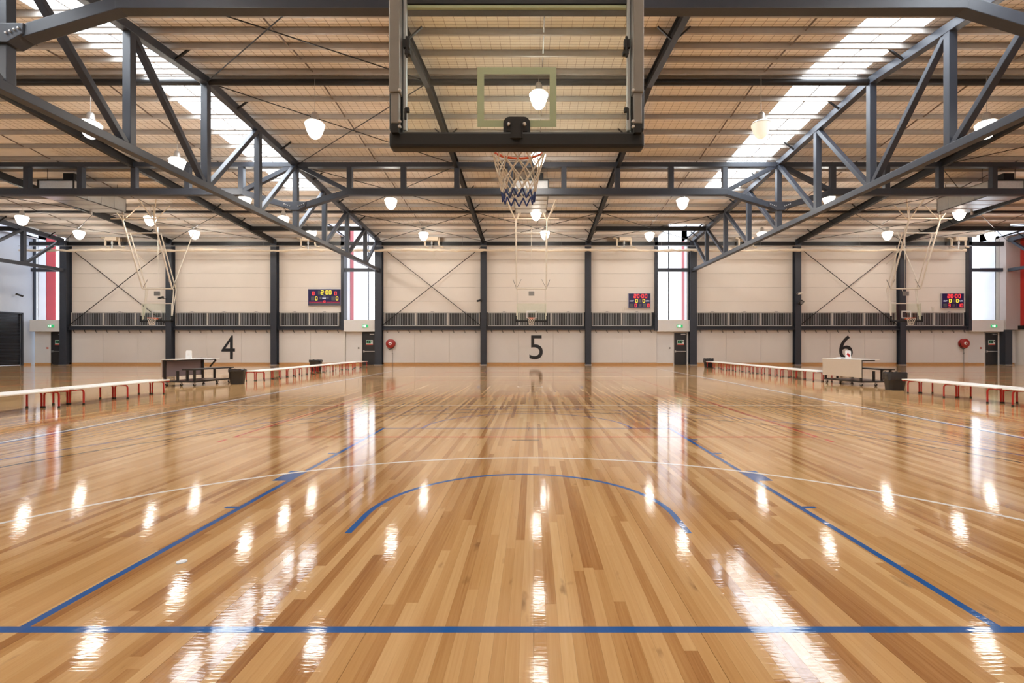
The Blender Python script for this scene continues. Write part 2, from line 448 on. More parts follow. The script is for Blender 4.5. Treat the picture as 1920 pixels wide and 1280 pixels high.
for a, b in bays:
    for k in range(5): wpanel(wall_back, a+.01, b-.01, HZ[k]+.006, HZ[k+1]-.006, YW, YW+.06, M_wallup)
    wpanel(wall_back, a+.01, b-.01, 8.63, 9.25, YW+.01, YW+.06, M_wallup)
    wpanel(wall_back, a+.01, b-.01, 2.72, 3.80, YW+.01, YW+.06, M_ventback, 'vent_recess')
    n = 3 if b-a > 6 else 2
    for k in range(n):
        wpanel(wall_back, a+(b-a)*k/n+.007, a+(b-a)*(k+1)/n-.007, .15, 2.56, YW-.02, YW+.06, M_walllow)
    # girt beam, hooks and eaves beam
    g = MB(); g.box((a+.2, YW-.28, 2.52), (b-.02, YW, 2.56)); g.box((a+.2, YW-.28, 2.76), (b-.02, YW, 2.80)); g.box((a+.2, YW-.20, 2.56), (b-.02, YW-.12, 2.76))
    gb = O('girt_beam', g, M_steel, wall_back)
    hk = MB(); x = a+.55
    while x < b-.3:
        hk.tube([(x, YW-.2, 2.52), (x, YW-.2, 2.42), (x+.04, YW-.2, 2.36), (x+.10, YW-.2, 2.38)], .022, 6); x += .80
    h_ = O('hooks', hk, M_rubber, gb); h_['kind'] = 'stuff'
ev = MB()
for a, b in [(XL, XC[0])] + [(XC[i], XC[i+1]) for i in range(9)]:
    O('eaves_beam', MB().box((a+.18, YW-.30, 8.60), (b-.18, YW-.10, 8.90)), M_rafter, wall_back)
# pier at the right end of the far wall
wpanel(wall_back, XC[9]-.22, XR, 2.53, 9.3, YW-.46, YW+.34, M_taupe_dim, 'pier')
wpanel(wall_back, XC[9]+.26, XR, .15, 2.5, YW-.10, YW+.04, M_walllow)

# crossed wall braces
def braces(parent, pts, r=.025, mat=M_rafter, name='brace_rod'):
    for p, q in pts: O(name, MB().tube([p, q], r, 6), mat, parent)
for i in (0, 3, 7):
    a, b = XC[i]+.2, XC[i+1]-.2
    braces(wall_back, [((a, YW-.16, 8.5), (b, YW-.16, 2.85)), ((b, YW-.20, 8.5), (a, YW-.20, 2.85))])

# side walls
wl = MB(); wl.box((XL-.3, YN-.3, 0), (XL, 30.4, 11)); wl.box((XL-.3, 30.4, 3.66), (XL, 34.55, 11)); wl.box((XL-.3, 34.55, 0), (XL, YW+.35, 11)); wl.box((XL-.3, 30.4, 0), (XL-.2, 34.55, 3.7))
wall_left = struct('wall_left', wl, M_bluewall, 'pale blue-grey side wall with a dark roller door', 'wall')
rd = MB(); z = .05
while z < 3.6: rd.prism([(XL-.12, z), (XL-.07, z+.02), (XL-.07, z+.08), (XL-.12, z+.10)], 'y', 0, 1) if False else rd.box((XL-.13, 30.45, z), (XL-.07-.03*(int(z*20) % 2), 34.5, z+.092)); z += .10
d1 = struct('door_1', rd, M_roller, 'black roller door in the blue-grey side wall', 'door')
O('door_frame', MB().box((XL-.05, 34.50, 0), (XL+.03, 34.62, 3.74)).box((XL-.05, 30.3, 3.64), (XL+.03, 34.62, 3.74)), M_steel, d1)
struct('baseboard_left', MB().box((XL, YN, 0), (XL+.02, 30.3, .14)).box((XL, 34.63, 0), (XL+.02, YW, .14)), M_skirt, 'low timber skirting along the blue-grey wall', 'baseboard')
wr = MB(); wr.box((XR, YN-.3, 0), (XR+.3, YW+.35, 2.55))
wall_right = struct('wall_right', wr, M_walllow, 'side wall of red cladding above grey panels', 'wall')
O('red_cladding', MB().box((XR, YN-.3, 2.8), (XR+.3, YW+.35, 11)), M_redwall, wall_right)
O('girt_beam', MB().box((XR-.18, YN, 2.55), (XR+.3, YW-.3, 2.82)), M_rafter, wall_right)
for z in (): O('rail', MB().box((XR-.32, YN, z-.13), (XR+.02, YW-.32, z+.13)), M_steel, wall_right, bevel=.02)
wn_ = MB(); wn_.box((XL-.3, YN-.3, 0), (XR+.3, YN, 3.2)); wn_.box((XL-.3, YN-.3, 8.6), (XR+.3, YN, 11))
pv = XL-.3
for a, b in WINX: wn_.box((pv, YN-.3, 3.2), (a, YN, 8.6)); pv = b
wn_.box((pv, YN-.3, 3.2), (XR+.3, YN, 8.6))
wall_near = struct('wall_near', wn_, M_wallup, 'pale near end wall behind the goal', 'wall')
for k, (a, b) in enumerate(WINX):
    w_ = struct('window_%d' % (k+5), MB().box((a, YN-.25, 3.2), (b, YN-.2, 8.6)), M_win, 'tall translucent window in the near end wall', 'window')
    O('mullion', MB().box(((a+b)/2-.04, YN-.2, 3.2), ((a+b)/2+.04, YN-.1, 8.6)), M_steel, w_)

# light towers, bulkheads and doors beside the main columns
COURT = ['the blue-grey side wall', 'court four', 'court five', 'court six']
WHERE = ['in the corner by the roller door', 'between courts four and five', 'between courts five and six', 'in the corner by the red wall']
WHERE2 = ['by the roller door', 'between courts four and five', 'between courts five and six', 'by the red wall']
for k, (a, b) in enumerate(WINX):
    YG = 36.72; outer = a if XM[k] < 0 else b; s = 1 if XM[k] < 0 else -1
    w = struct('window_%d' % (k+1), MB().box((a, YG, 3.25), (b, YG+.05, ZT)), M_win, 'tall translucent corner window ' + WHERE[k], 'window')
    mid = a + (b-a)*(.5 if k != 2 else .56)
    O('mullion', MB().box((mid-.035, YG-.05, 3.25), (mid+.035, YG, ZT)), M_steel, w)
    # cheeks
    t = .06
    xo0, xo1 = sorted((outer, outer - s*t))
    if k < 3:
        O('pale_cheek', MB().box((xo0, YW+.30, 3.25), (xo1, YW+.88, ZT)), M_cheek, w)
        O('red_cheek', MB().box((xo0, YW+.88, 3.25), (xo1+ (.02 if s > 0 else 0), YG, ZT)), M_redclad, w)
    else:
        O('pale_cheek', MB().box((xo0, YW+.30, 3.25), (xo1, YG, ZT)), M_cheek, w)
    inner = b if s > 0 else a; xi0, xi1 = sorted((inner, inner + s*t))
    O('inner_cheek', MB().box((xi0, YW+.30, 3.25), (xi1, YG, ZT)), M_cheek, w)
    # upper part of the tower, above the roof deck
    tw = MB(); tw.box((a-.08, YT-.08, zd(YT)+.1), (b+.08, YT, ZT+.1)); tw.box((a-.08, YT, 9.25), (a, YG, ZT+.1)); tw.box((b, YT, 9.25), (b+.08, YG, ZT+.1))
    O('tower_wall', tw, M_cheek, w)
    O('tower_roof', MB().box((a-.08, YT-.08, ZT+.1), (b+.08, YG+.1, ZT+.16)), M_win, w)
    # jamb and rails
    jx = a - .17
    O('jamb', MB().box((a-.22, YW-.30, 2.5), (a-.01, YW+.34, 9.3)) if k else MB().box((XL, YW+.16, 3.25), (XL+.05, YW+.34, 9.8)), M_steel, w)
    for z, h in ((6.88, .24), (8.76, .26)): O('rail', MB().box((a, YW-.24, z-h/2), (b+.05, YW-.02, z+h/2)), M_steel, w)
    # bulkhead over the door
    O('bulkhead', MB().box((a-.02, YW-.30, 2.40), (b+.02, YG+.06, 3.25)), M_pale, w, bevel=.01)
    # lower recess: panel and exit door
    wpanel(wall_back, a, b-1.06, .14, 2.40, YW+.06, YW+.13, M_pale)
    wpanel(wall_back, b-.07, b+.02, 0, 2.40, YW+.02, YW+.13, M_pale, 'door_post')
    dx0, dx1 = b-1.02, b-.10
    d = struct('door_%d' % (k+2), MB().box((dx0, YW+.05, .02), (dx1, YW+.10, 2.32)), M_door, 'dark exit door ' + WHERE[k], 'door')
    O('door_frame', MB().box((dx0-.05, YW+.02, 0), (dx0, YW+.12, 2.38)).box((dx1, YW+.02, 0), (dx1+.03, YW+.12, 2.38)).box((dx0-.05, YW+.02, 2.32), (dx1+.03, YW+.12, 2.38)), M_rafter if k in (0, 1) else M_frame, d)
    pb = O('panic_bar', MB().box((dx0+.05, YW-.02, .95), (dx1-.04, YW+.02, 1.0)).box((dx0+.04, YW-.03, .90), (dx0+.12, YW+.06, 1.05)), M_silver, d)
    O('door_closer', MB().box((dx1-.42, YW-.01, 2.18), (dx1-.10, YW+.05, 2.25)), M_silver, d)
    sg = O('door_sign', MB().box((dx0+.24, YW+.03, 1.44), (dx0+.72, YW+.05, 1.80)), M_signwhite, d)
    O('red_strip', MB().box((dx0+.24, YW+.022, 1.44), (dx0+.72, YW+.03, 1.53)), M_signred, sg)
    O('green_field', MB().box((dx0+.26, YW+.022, 1.56), (dx0+.58, YW+.03, 1.78)), M_signgreen, sg)
    O('pictogram', MB().box((dx0+.28, YW+.016, 1.60), (dx0+.36, YW+.022, 1.74)).box((dx0+.44, YW+.016, 1.58), (dx0+.53, YW+.022, 1.72)).box((dx0+.62, YW+.022, 1.62), (dx0+.68, YW+.03, 1.74)), M_black, sg)
    # exit sign on the bulkhead
    ex = b - .72
    es = thing('exit_sign', 'green illuminated exit sign on the bulkhead ' + WHERE[k], 'exit sign', (ex, YW-.30, 2.80), 0, 'exit signs above the doors')
    O('case', MB().box((-.21, -.07, -.10), (.21, 0, .10)), M_exit, es, bevel=.01)
    O('running_figure', MB().box((-.05, -.076, -.075), (.05, -.07, .075)).box((-.17, -.076, -.02), (-.09, -.07, .02)), M_exitw, es)
    # small alarm point by the door
    ap = thing('alarm_point', 'small alarm call point on the wall beside the exit door ' + WHERE2[k], 'alarm', (dx0-.32, YW+.06, 1.22))
    O('case', MB().box((-.05, -.05, -.06), (.05, 0, .06)), M_signred if k in (0, 3) else M_hoopgrey, ap); O('button', MB().lathe([(.03, 0), (.03, -.012), (.01, -.016)], (0, -.05, 0), 12, 'y'), M_black, ap)

# ------------------------------------------------------------------ ceiling: deck, purlins, skylights, mesh
dk = MB()
def slab(x0, x1, y0, y1):
    for a, b in ((y0, min(y1, YR)), (max(y0, YR), y1)):
        if b - a < .01: continue
        dk.add([(x0,a,zd(a)),(x1,a,zd(a)),(x1,b,zd(b)),(x0,b,zd(b)),(x0,a,zd(a)+.1),(x1,a,zd(a)+.1),(x1,b,zd(b)+.1),(x0,b,zd(b)+.1)],
               [(0,3,2,1),(4,5,6,7),(0,1,5,4),(1,2,6,5),(2,3,7,6),(3,0,4,7)])
xs = XL - .3
for k in range(4):
    (sa, sb), (wa, wb_) = SKX[k], WINX[k]
    slab(xs, sa, YN-.3, YT); slab(sa, sb, YN-.3, SKY[0]); slab(sa, sb, SKY[1], YT)
    slab(xs, wa, YT, YW+.35); xs_t = wb_
    slab(sb, sb+.001, YN-.3, YT)
    # the strip between skylight and next strip starts at sb below YT and at wb_ above it
    nx = SKX[k+1][0] if k < 3 else XR+.3
    slab(sb, wb_, YN-.3, YT); xs = wb_
slab(xs, XR+.3, YN-.3, YW+.35)
ceiling = struct('ceiling', dk, M_deck, 'low pitched tan roof lining on steel purlins with skylight strips', 'ceiling')
for (sa, sb) in SKX:
    w = (sb-sa)/2
    for (a, b) in ((SKY[0], YR), (YR, SKY[1])):
        for xj in (sa, sa+w, sb): O('joint_strip', MB().beam((xj, a, zd(a)+.015), (xj, b, zd(b)+.015), .05, .025), M_purlin, ceiling)
    for n_ in range(2):
        for (a, b) in ((SKY[0], YR), (YR, SKY[1])):
            m = MB(); x0 = sa + n_*w + .012; x1 = sa + (n_+1)*w - .012
            m.add([(x0,a,zd(a)+.03),(x1,a,zd(a)+.03),(x1,b,zd(b)+.03),(x0,b,zd(b)+.03),(x0,a,zd(a)+.06),(x1,a,zd(a)+.06),(x1,b,zd(b)+.06),(x0,b,zd(b)+.06)],
                  [(0,3,2,1),(4,5,6,7),(0,1,5,4),(1,2,6,5),(2,3,7,6),(3,0,4,7)])
            O('skylight_sheet', m, M_skyl, ceiling)
def purlin(x0, x1, y):
    z = zd(y); s = 1 if y > YR else -1
    prof = [(y-.06, z-.004), (y-.06, z-.010), (y-.004, z-.010), (y-.004, z-PD), (y+.06, z-PD), (y+.06, z-PD+.02), (y+.056, z-PD+.02), (y+.056, z-PD+.006), (y+.002, z-PD+.006), (y+.002, z-.004)]
    O('purlin', MB().prism(prof, 'x', x0, x1), M_purlin, ceiling)
FARP = [YR+.22 + 1.18*k for k in range(16)]
for y in FARP:
    if y > YW: continue
    if y < YT - .1: purlin(XL, XR, y)
    else:
        p0 = XL
        for a, b in WINX:
            if a - .1 - p0 > .4: purlin(p0, a-.1, y)
            p0 = b + .1
        purlin(p0, XR, y)
for k in range(16):
    y = YR-.22 - 1.17*k
    if y > YN: purlin(XC[4], XC[5], y)
for k in range(23):
    y = YR-.22 - .80*k
    if y > YN:
        purlin(XL, XC[4], y); purlin(XC[5], XR, y)
# bridging between purlins at mid-bay
for i in range(9):
    xm_ = (XC[i]+XC[i+1])/2 - (.0 if i != 4 else -.12)
    ys = [y for y in FARP if y < YT]
    m = MB()
    for y, y2 in zip(ys[:-1], ys[1:]): m.beam((xm_, y+.12, zd(y)-.10), (xm_, y2-.10, zd(y2)-.15), .035, .035)
    yn = [YR-.22-(1.17 if i == 4 else .80)*q for q in range(18)]; yn = [y for y in yn if y > 3]
    for y, y2 in zip(yn[:-1], yn[1:]): m.beam((xm_, y-.10, zd(y)-.15), (xm_, y2+.10, zd(y2)-.10), .035, .035)
    O('purlin_bridging', m, M_bridge, ceiling)
# safety mesh under the lining
wm = MB()
def ribbon(p, q, r=.0050): wm.tube([p, q], r, 3)
x = XL + .2
gap_x = lambda x: any(a-.05 < x < b+.05 for a, b in SKX)
while x < XR:
    if not gap_x(x) and -22 < x < 22:
        ribbon((x, YN+.1, zd(YN+.1)-.012), (x, YR, ZR-.012)); ribbon((x, YR, ZR-.012), (x, 31.9, zd(31.9)-.012))
    x += .30
y = YN + .2
while y < 31.8:
    for a, b in zip([-22] + [s_[1] for s_ in SKX[1:3]], [s_[0] for s_ in SKX[1:3]] + [22]):
        ribbon((a, y, zd(y)-.014), (b, y, zd(y)-.014), .0036)
    y += .15
so = O('safety_mesh', wm, M_wire, ceiling); so['kind'] = 'stuff'

# roof brace rods and struts
def zc(y): return zd(y) - PD - .16
def xbrace(i, y0, y1, sag=.02):
    a, b = XC[i], XC[i+1]
    braces(ceiling, [((a, y0, zc(y0)), (b, y1, zc(y1))), ((b, y0, zc(y0)-.04), (a, y1, zc(y1)-.04))], .018, M_rafter, 'roof_brace_rod')
Yk = lambda k: YR + PAN*k
for i in (0, 3, 7):
    for k0, k1 in ((-2, 0), (0, 2), (2, 4)): xbrace(i, Yk(k0), Yk(k1))
for i in (0, 1, 3, 4, 5, 7, 8): xbrace(i, Yk(4), 34.8)
for y, r in ((YR, .105), (Yk(4), .075), (Yk(-4), .075)):
    for i in range(9):
        O('strut_tube', MB().tube([(XC[i]+.1, y, zc(y)+ (.02 if r < .1 else -.02)), (XC[i+1]-.1, y, zc(y)+(.02 if r < .1 else -.02))], r, 12), M_rafter, ceiling, True)
for k in range(4):                                   # trimmer beams in front of the light towers
    x0 = XL if k == 0 else XC[3*k-1]
    O('trimmer_beam', MB().box((x0, YT-.14, zd(YT)-PD-.30), (XM[k], YT-.04, zd(YT)-PD-.02)), M_rafter, ceiling)

# ------------------------------------------------------------------ columns
CNAME = []
for i, x in enumerate(XC):
    main = i in (0, 3, 6, 9)
    w, d = (.50, .44) if main else (.42, .40)
    m = MB(); y0 = YW - d
    m.box((x-w/2, y0, 0), (x+w/2, y0+.03, 8.95)); m.box((x-w/2, y0+d-.03, 0), (x+w/2, y0+d, 8.95)); m.box((x-.09, y0+.03, 0), (x+.09, y0+d-.03, 8.95))
    where = {0: 'in the corner by the roller door', 1: 'to the left of numeral four', 2: 'to the right of numeral four', 3: 'beside the exit door between courts four and five',
             4: 'to the left of numeral five', 5: 'to the right of numeral five', 6: 'beside the exit door between courts five and six', 7: 'to the left of numeral six', 8: 'to the right of numeral six', 9: 'in the corner by the red wall'}[i]
    c = thing('steel_column', 'charcoal steel wall column ' + where, 'column', (x, y0, 0), 0, 'columns along the far wall')
    for v in range(len(m.v)): m.v[v] = (m.v[v][0]-x, m.v[v][1]-y0, m.v[v][2])
    if i == 9: m = MB().box((-.25, 0, 0), (.25, d, 2.52))
    O('shaft', m, M_steel, c)
    O('base_plate', MB().box((-w/2-.04, -.05, 0), (w/2+.04, d, .03)), M_silver, c)

# ------------------------------------------------------------------ main trusses
TNAME = ['charcoal roof truss beside the blue-grey side wall', 'charcoal roof truss between courts four and five', 'charcoal roof truss between courts five and six', 'charcoal roof truss beside the red side wall']
ZB = 6.83; CH = .26
def ztc(y): return zd(y) - PD - CH/2 - .005
def make_truss(x, label):
    t = thing('roof_truss', label, 'truss', (x, YR, 0), 0, 'main roof trusses')
    def part(name, m, mat=M_steel, bev=.012):
        m.v = [(p[0]-x, p[1]-YR, p[2]) for p in m.v]; return O(name, m, mat, t, bevel=bev)
    ya, yb = YN+.05, YW-.46
    part('bottom_chord', MB().box((x-.12, ya, ZB-.11), (x+.12, yb, ZB+.11)))
    part('top_chord', MB().beam((x, ya, ztc(ya)), (x, YR, ztc(YR)), .25, CH).beam((x, YR, ztc(YR)), (x, yb, ztc(yb)), .25, CH))
    for k in range(-5, 6):
        y = Yk(k); part('vertical', MB().box((x-.115, y-.10, ZB+.1), (x+.115, y+.10, ztc(y)-.1)))
    for k in range(-6, 6):
        lo, hi = (k, k+1) if k >= 0 else (k+1, k)
        yl, yh = Yk(lo), Yk(hi); sgn = 1 if yh > yl else -1
        yh2 = max(ya+.1, min(yb-.1, yh)); 
        part('diagonal', MB().beam((x, yl+sgn*.16, ZB+.10), (x, yh2-sgn*.12, ztc(yh2)-.12), .19, .15))
    for k in (-2, 2):
        y = Yk(k)
        pr = [(x-.54, 8.12), (x+.54, 8.12), (x+.52, 7.90), (x+.20, 7.72), (x-.20, 7.72), (x-.52, 7.90)]
        g = part('gusset', MB().prism(pr, 'y', y-.17, y+.17))
        for sx in (-1, 1):
            for q in range(4):
                bx_, bz = x+sx*(.20+.085*q), 7.90+.033*q
                m = MB(); m.lathe([(.026, 0), (.026, -.03), (.016, -.04)], (bx_-x, y-.17-YR, bz), 8, 'y')
                O('bolt', m, M_silver, g)
    for k in range(-5, 6):                           # fly braces to the purlins
        y = Yk(k+.5); z = ztc(y)
        part('fly_brace', MB().beam((x-.10, y, z-.08), (x-.55, y+.02, z+.28), .06, .05).beam((x+.10, y, z-.08), (x+.55, y+.02, z+.28), .06, .05), M_rafter, 0)
    return t
for x, lb in zip(XM, TNAME): make_truss(x, lb)

# transverse trusses, one per court on two lines
def make_cross(x0, x1, y, label):
    xc = (x0+x1)/2
    t = thing('cross_truss', label, 'truss', (xc, y, 0), 0, 'cross trusses over the courts')
    def part(name, m, mat=M_steel, bev=.012):
        m.v = [(p[0]-xc, p[1]-y, p[2]) for p in m.v]; return O(name, m, mat, t, bevel=bev)
    ZTt = 9.87; ZBt = 8.60; hw = 8.80
    part('top_chord', MB().box((x0+.14, y-.13, ZTt-.11), (x1-.14, y+.13, ZTt+.11)))
    part('bottom_chord', MB().box((xc-hw-.12, y-.14, ZBt-.15), (xc+hw+.12, y+.14, ZBt+.15)))
    for s in (-1, 1):
        xe = x0 if s < 0 else x1
        part('haunch', MB().beam((xc+s*(hw+.04), y, ZBt-.01), (xe-s*.44, y, 7.97), .275, .26))
        part('end_diagonal', MB().beam((xc+s*(hw+.05), y, ZBt+.05), (xe-s*.16, y, ZTt-.05), .20, .20))
        for q in (1.255, 3.77, 6.28, 8.80): part('vertical', MB().box((xc+s*q-.12, y-.11, ZBt+.14), (xc+s*q+.12, y+.11, ZTt-.1)))
for i in range(3):
    for k in (-2, 2):
        make_cross(XM[i], XM[i+1], Yk(k), 'flat charcoal cross truss spanning court %s on the %s side of the ridge' % (('four', 'five', 'six')[i], 'near' if k < 0 else 'far wall'))

# rafters
for i, x in enumerate(XC):
    if i in (0, 3, 6, 9): continue
    nm = {1: 'over the left half of court four', 2: 'over the right half of court four', 4: 'over court five, left of the goal', 5: 'over court five, right of the goal', 7: 'over the left half of court six', 8: 'over the right half of court six'}[i]
    t = thing('roof_rafter', 'dark steel roof rafter ' + nm, 'rafter', (x, YR, 0), 0, 'roof rafters')
    m = MB(); D = .36
    def seg(a, b):
        for (x0, x1, dz0, dz1) in ((-.09, .09, -.015, 0), (-.09, .09, -D, -D+.015), (-.006, .006, -D, 0)):
            za, zb_ = zd(a)-PD, zd(b)-PD
            m.add([(x0,a-YR,za+dz0),(x1,a-YR,za+dz0),(x1,b-YR,zb_+dz0),(x0,b-YR,zb_+dz0),(x0,a-YR,za+dz1),(x1,a-YR,za+dz1),(x1,b-YR,zb_+dz1),(x0,b-YR,zb_+dz1)],
                  [(0,3,2,1),(4,5,6,7),(0,1,5,4),(1,2,6,5),(2,3,7,6),(3,0,4,7)])
    seg(YN, YR); seg(YR, YW-.05)
    O('rafter_beam', m, M_rafter, t)
    y = YR - 2*PAN*2 + 1.2
    for y in (3.9, 7.0, 10.2, 13.6, 19.9, 25.6, 28.2, 30.6, 32.8):
        z = zd(y) - PD - D
        O('fly_brace', MB().beam((.06, y-YR, z+.05), (.46, y-YR, z+.42), .055, .04).beam((-.06, y-YR, z+.05), (-.46, y-YR, z+.42), .055, .04), M_rafter, t)

# ------------------------------------------------------------------ pendant lamps
def lamp_master(name, label, mat):
    t = thing(name, label, 'lamp')
    O('cord', MB().tube([(0,0,.62), (0,0,1.0)], .008, 6), M_housing, t)
    hs = MB().lathe([(.03, .66), (.08, .64), (.11, .58), (.12, .46), (.13, .40), (.17, .37), (.17, .34), (.10, .33)], (0,0,0), 20)
    O('housing', hs, M_housing, t, True)
    O('cap', MB().lathe([(.12, .355), (.16, .345), (.27, .31), (.318, .262), (.30, .25), (.26, .29), (.12, .33)], (0,0,0), 28), M_lampcap, t, True)
    pr = [(.25, .262), (.305, .255), (.315, .235), (.285, .12), (.245, .0), (.20, -.11), (.14, -.19), (.07, -.235), (.01, -.245)]
    O('refractor', MB().lathe(pr, (0,0,0), 28), mat, t, True)
    O('ring', MB().tube([(.318*math.cos(a*PI/12), .318*math.sin(a*PI/12), .25) for a in range(24)], .010, 6, True), M_housing, t, True)
    return t
LG = 'pendant lamps under the roof'
lamps = [  # x, y, z, label
    (-14.95, 16.3, 8.62, 'lit dome pendant lamp under the ridge beside court four'), (-7.38, 16.3, 8.62, 'lit dome pendant lamp under the ridge on the left of court five'),
    (.18, 16.3, 9.62, 'lit dome pendant lamp under the ridge seen through the near glass backboard'), (15.3, 16.3, 8.62, 'lit dome pendant lamp under the ridge beyond the truss of court six'),
    (-15.2, 20.6, 9.05, 'lit dome pendant lamp behind the bottom chord of the truss, nearer the ridge'), (.22, 20.6, 9.28, 'lit dome pendant lamp seen behind the net of the near goal'),
    (-14.95, 25.0, 8.75, 'lit dome pendant lamp over court four beside its cross truss gusset'), (-7.38, 25.0, 8.68, 'lit dome pendant lamp to the left of the foil-ended duct over court five'),
    (.15, 26.9, 8.60, 'lit dome pendant lamp just below the duct over court five'), (7.73, 25.0, 8.68, 'lit dome pendant lamp to the right of the foil-ended duct over court five'),
    (15.3, 25.0, 8.9, 'lit dome pendant lamp over court six behind the truss bottom chord'), (23.75, 26.9, 8.62, 'lit dome pendant lamp just below the duct over court six'),
    (-30.3, 28.6, 8.75, 'lit dome pendant lamp nearest the blue-grey wall window'), (-22.7, 28.6, 8.72, 'lit dome pendant lamp beside the goal mast of court four'), (-14.8, 28.6, 8.72, 'lit dome pendant lamp over court four behind the truss, halfway to the far wall'),
    (-30.3, 32.2, 8.72, 'lit dome pendant lamp close to the far wall above the left braced bay'), (-22.6, 32.2, 8.72, 'lit dome pendant lamp close to the far wall above numeral four'), (-14.8, 32.2, 8.72, 'lit dome pendant lamp close to the far wall above the wide scoreboard'),
    (-7.35, 32.3, 8.64, 'lit dome pendant lamp close to the far wall above the braced bay of court five'), (.78, 32.3, 8.72, 'lit dome pendant lamp close to the far wall above numeral five'),
    (7.78, 32.3, 8.62, 'lit dome pendant lamp close to the far wall above the scoreboard of court five'), (15.3, 32.3, 8.66, 'lit dome pendant lamp close to the far wall just past the truss of court six'),
    (23.7, 32.3, 8.68, 'lit dome pendant lamp close to the far wall above numeral six'), (30.6, 32.3, 8.62, 'lit dome pendant lamp close to the far wall nearest the red wall'),
    # lamps behind the camera's view, over the near half of the hall
    (-14.95, 7.8, 8.6, 'lit dome pendant lamp over the near half of the hall'), (-7.38, 7.8, 8.6, 'lit dome pendant lamp over the near half of the hall'), (.18, 7.8, 8.6, 'lit dome pendant lamp over the near half of the hall'),
    (7.7, 7.8, 8.6, 'lit dome pendant lamp over the near half of the hall'), (15.3, 7.8, 8.6, 'lit dome pendant lamp over the near half of the hall'),
    (-22.6, 12.2, 8.6, 'lit dome pendant lamp over the near half of the hall'), (22.9, 12.2, 8.6, 'lit dome pendant lamp over the near half of the hall'),
    (-7.38, .8, 8.6, 'lit dome pendant lamp over the near half of the hall'), (.18, .8, 8.6, 'lit dome pendant lamp over the near half of the hall'), (7.7, .8, 8.6, 'lit dome pendant lamp over the near half of the hall'),
]
lm = lamp_master('pendant_lamp', lamps[0][3], M_lampon)
for k, (x, y, z, lb) in enumerate(lamps):
    o = lm if k == 0 else dup(lm, (x, y, z), None, lb)
    o.location = (x, y, z); o['group'] = LG
    if 'near half' in lb:
        row = 'before the near cross truss' if y > 5 else 'by the near end wall'
        if y > 10: row = 'beyond the near cross truss'
        o['label'] = 'dome pendant lamp %s, %s' % (('over the inner edge of court four' if x < -10 else 'over the left half of court five' if x < -1 else 'over the goal of court five' if x < 1 else 'over the right half of court five' if x < 10 else 'over the inner edge of court six') if abs(x) < 20 else ('over the middle of court four' if x < 0 else 'over the middle of court six'), row)
    top = zd(y) + .02 - z
    for c in o.children:
        if c.name.startswith('cord'):
            c.data = MB().tube([(0,0,.62), (0,0,top)], .008, 6).mesh('cord', M_housing)
ld = lamp_master('pendant_lamp', 'dim cream dome pendant lamp under the ridge on the right of court five', M_lampdim)
ld.location = (7.69, 16.3, 8.62); ld['group'] = LG
for c in ld.children:
    if c.name.startswith('cord'): c.data = MB().tube([(0,0,.62), (0,0,zd(16.3)+.02-8.62)], .008, 6).mesh('cord', M_housing)

# ------------------------------------------------------------------ ducts
for xd, nm, y1 in ((-22.95, 'court four', 26.2), (-.13, 'court five', 26.2), (22.75, 'court six', 26.2)):
    t = thing('air_duct', 'galvanised air duct with a foil-lined open end hanging over ' + nm, 'duct', (xd, 23.2, 8.6), 0, 'ceiling ducts')
    m = MB(); w = .85
    m.box((-w, 0, 0), (w, y1-23.2, .03)); m.box((-w, 0, .72), (w, y1-23.2, .75)); m.box((-w, 0, 0), (-w+.03, y1-23.2, .75)); m.box((w-.03, 0, 0), (w, y1-23.2, .75)); m.box((-w, y1-23.23, 0), (w, y1-23.2, .75))
    O('casing', m, M_galv, t)
    O('foil_end', MB().box((-w+.04, .015, .04), (w-.04, .05, .71)), M_foil, t)
    O('end_rim', MB().box((-w-.03, -.03, -.03), (w+.03, .02, .02)).box((-w-.03, -.03, .73), (w+.03, .02, .78)).box((-w-.03, -.03, 0), (-w+.02, .02, .75)).box((w-.02, -.03, 0), (w+.03, .02, .75)), M_rafter, t)
    for q in range(1, 4): O('seam', MB().box((-w-.012, q*.75, -.012), (w+.012, q*.75+.03, .762)), M_silver, t)
    O('intake_box', MB().box((.10, .25, .80), (.62, .9, 1.18)), M_rafter, t)
    for sx in (-w+.05, w-.05):
        for yy_ in (.4, 2.5): O('hanger_rod', MB().tube([(sx, yy_, .75), (sx, yy_, zd(23.2+yy_)-8.6-.02)], .012, 6), M_rafter, t)
    for sx in (-w-.01, w+.01): O('support_angle', MB().box((sx-.04, 2.75, -.16), (sx+.04, 2.83, 0)), M_purlin, t)

# ------------------------------------------------------------------ wall vents
VZ0, VZ1 = 2.82, 3.80
def make_vent(w, name, label, group):
    t = thing(name, label, 'vent', (0,0,0), 0, group); h = VZ1-VZ0; f = .045
    O('frame', MB().box((0,-.06,0),(w,0,f)).box((0,-.06,h-f),(w,0,h)).box((0,-.06,0),(f,0,h)).box((w-f,-.06,0),(w,0,h)), M_frame, t)
    O('backing', MB().box((f, .03, f), (w-f, .045, h-f)), M_ventback, t)
    b = MB(); n = int(w/.118)
    for q in range(1, n): x = w*q/n; b.box((x-.015, -.035, f), (x+.015, -.015, h-f))
    bo = O('bars', b, M_slat, t); bo['kind'] = 'stuff'
    O('actuator', MB().box((w*.42, -.05, h), (w*.60, -.01, h+.035)).box((w*.47, -.05, h+.03), (w*.55, -.01, h+.07)), M_hoopgrey, t)
    return t
protos = {}
bayname = ['left of numeral four beside the corner column', 'above numeral four', 'below the wide scoreboard', 'left of numeral five', 'above numeral five', 'below the scoreboard of court five', 'left of numeral six', 'above numeral six', 'below the scoreboard by the red wall']
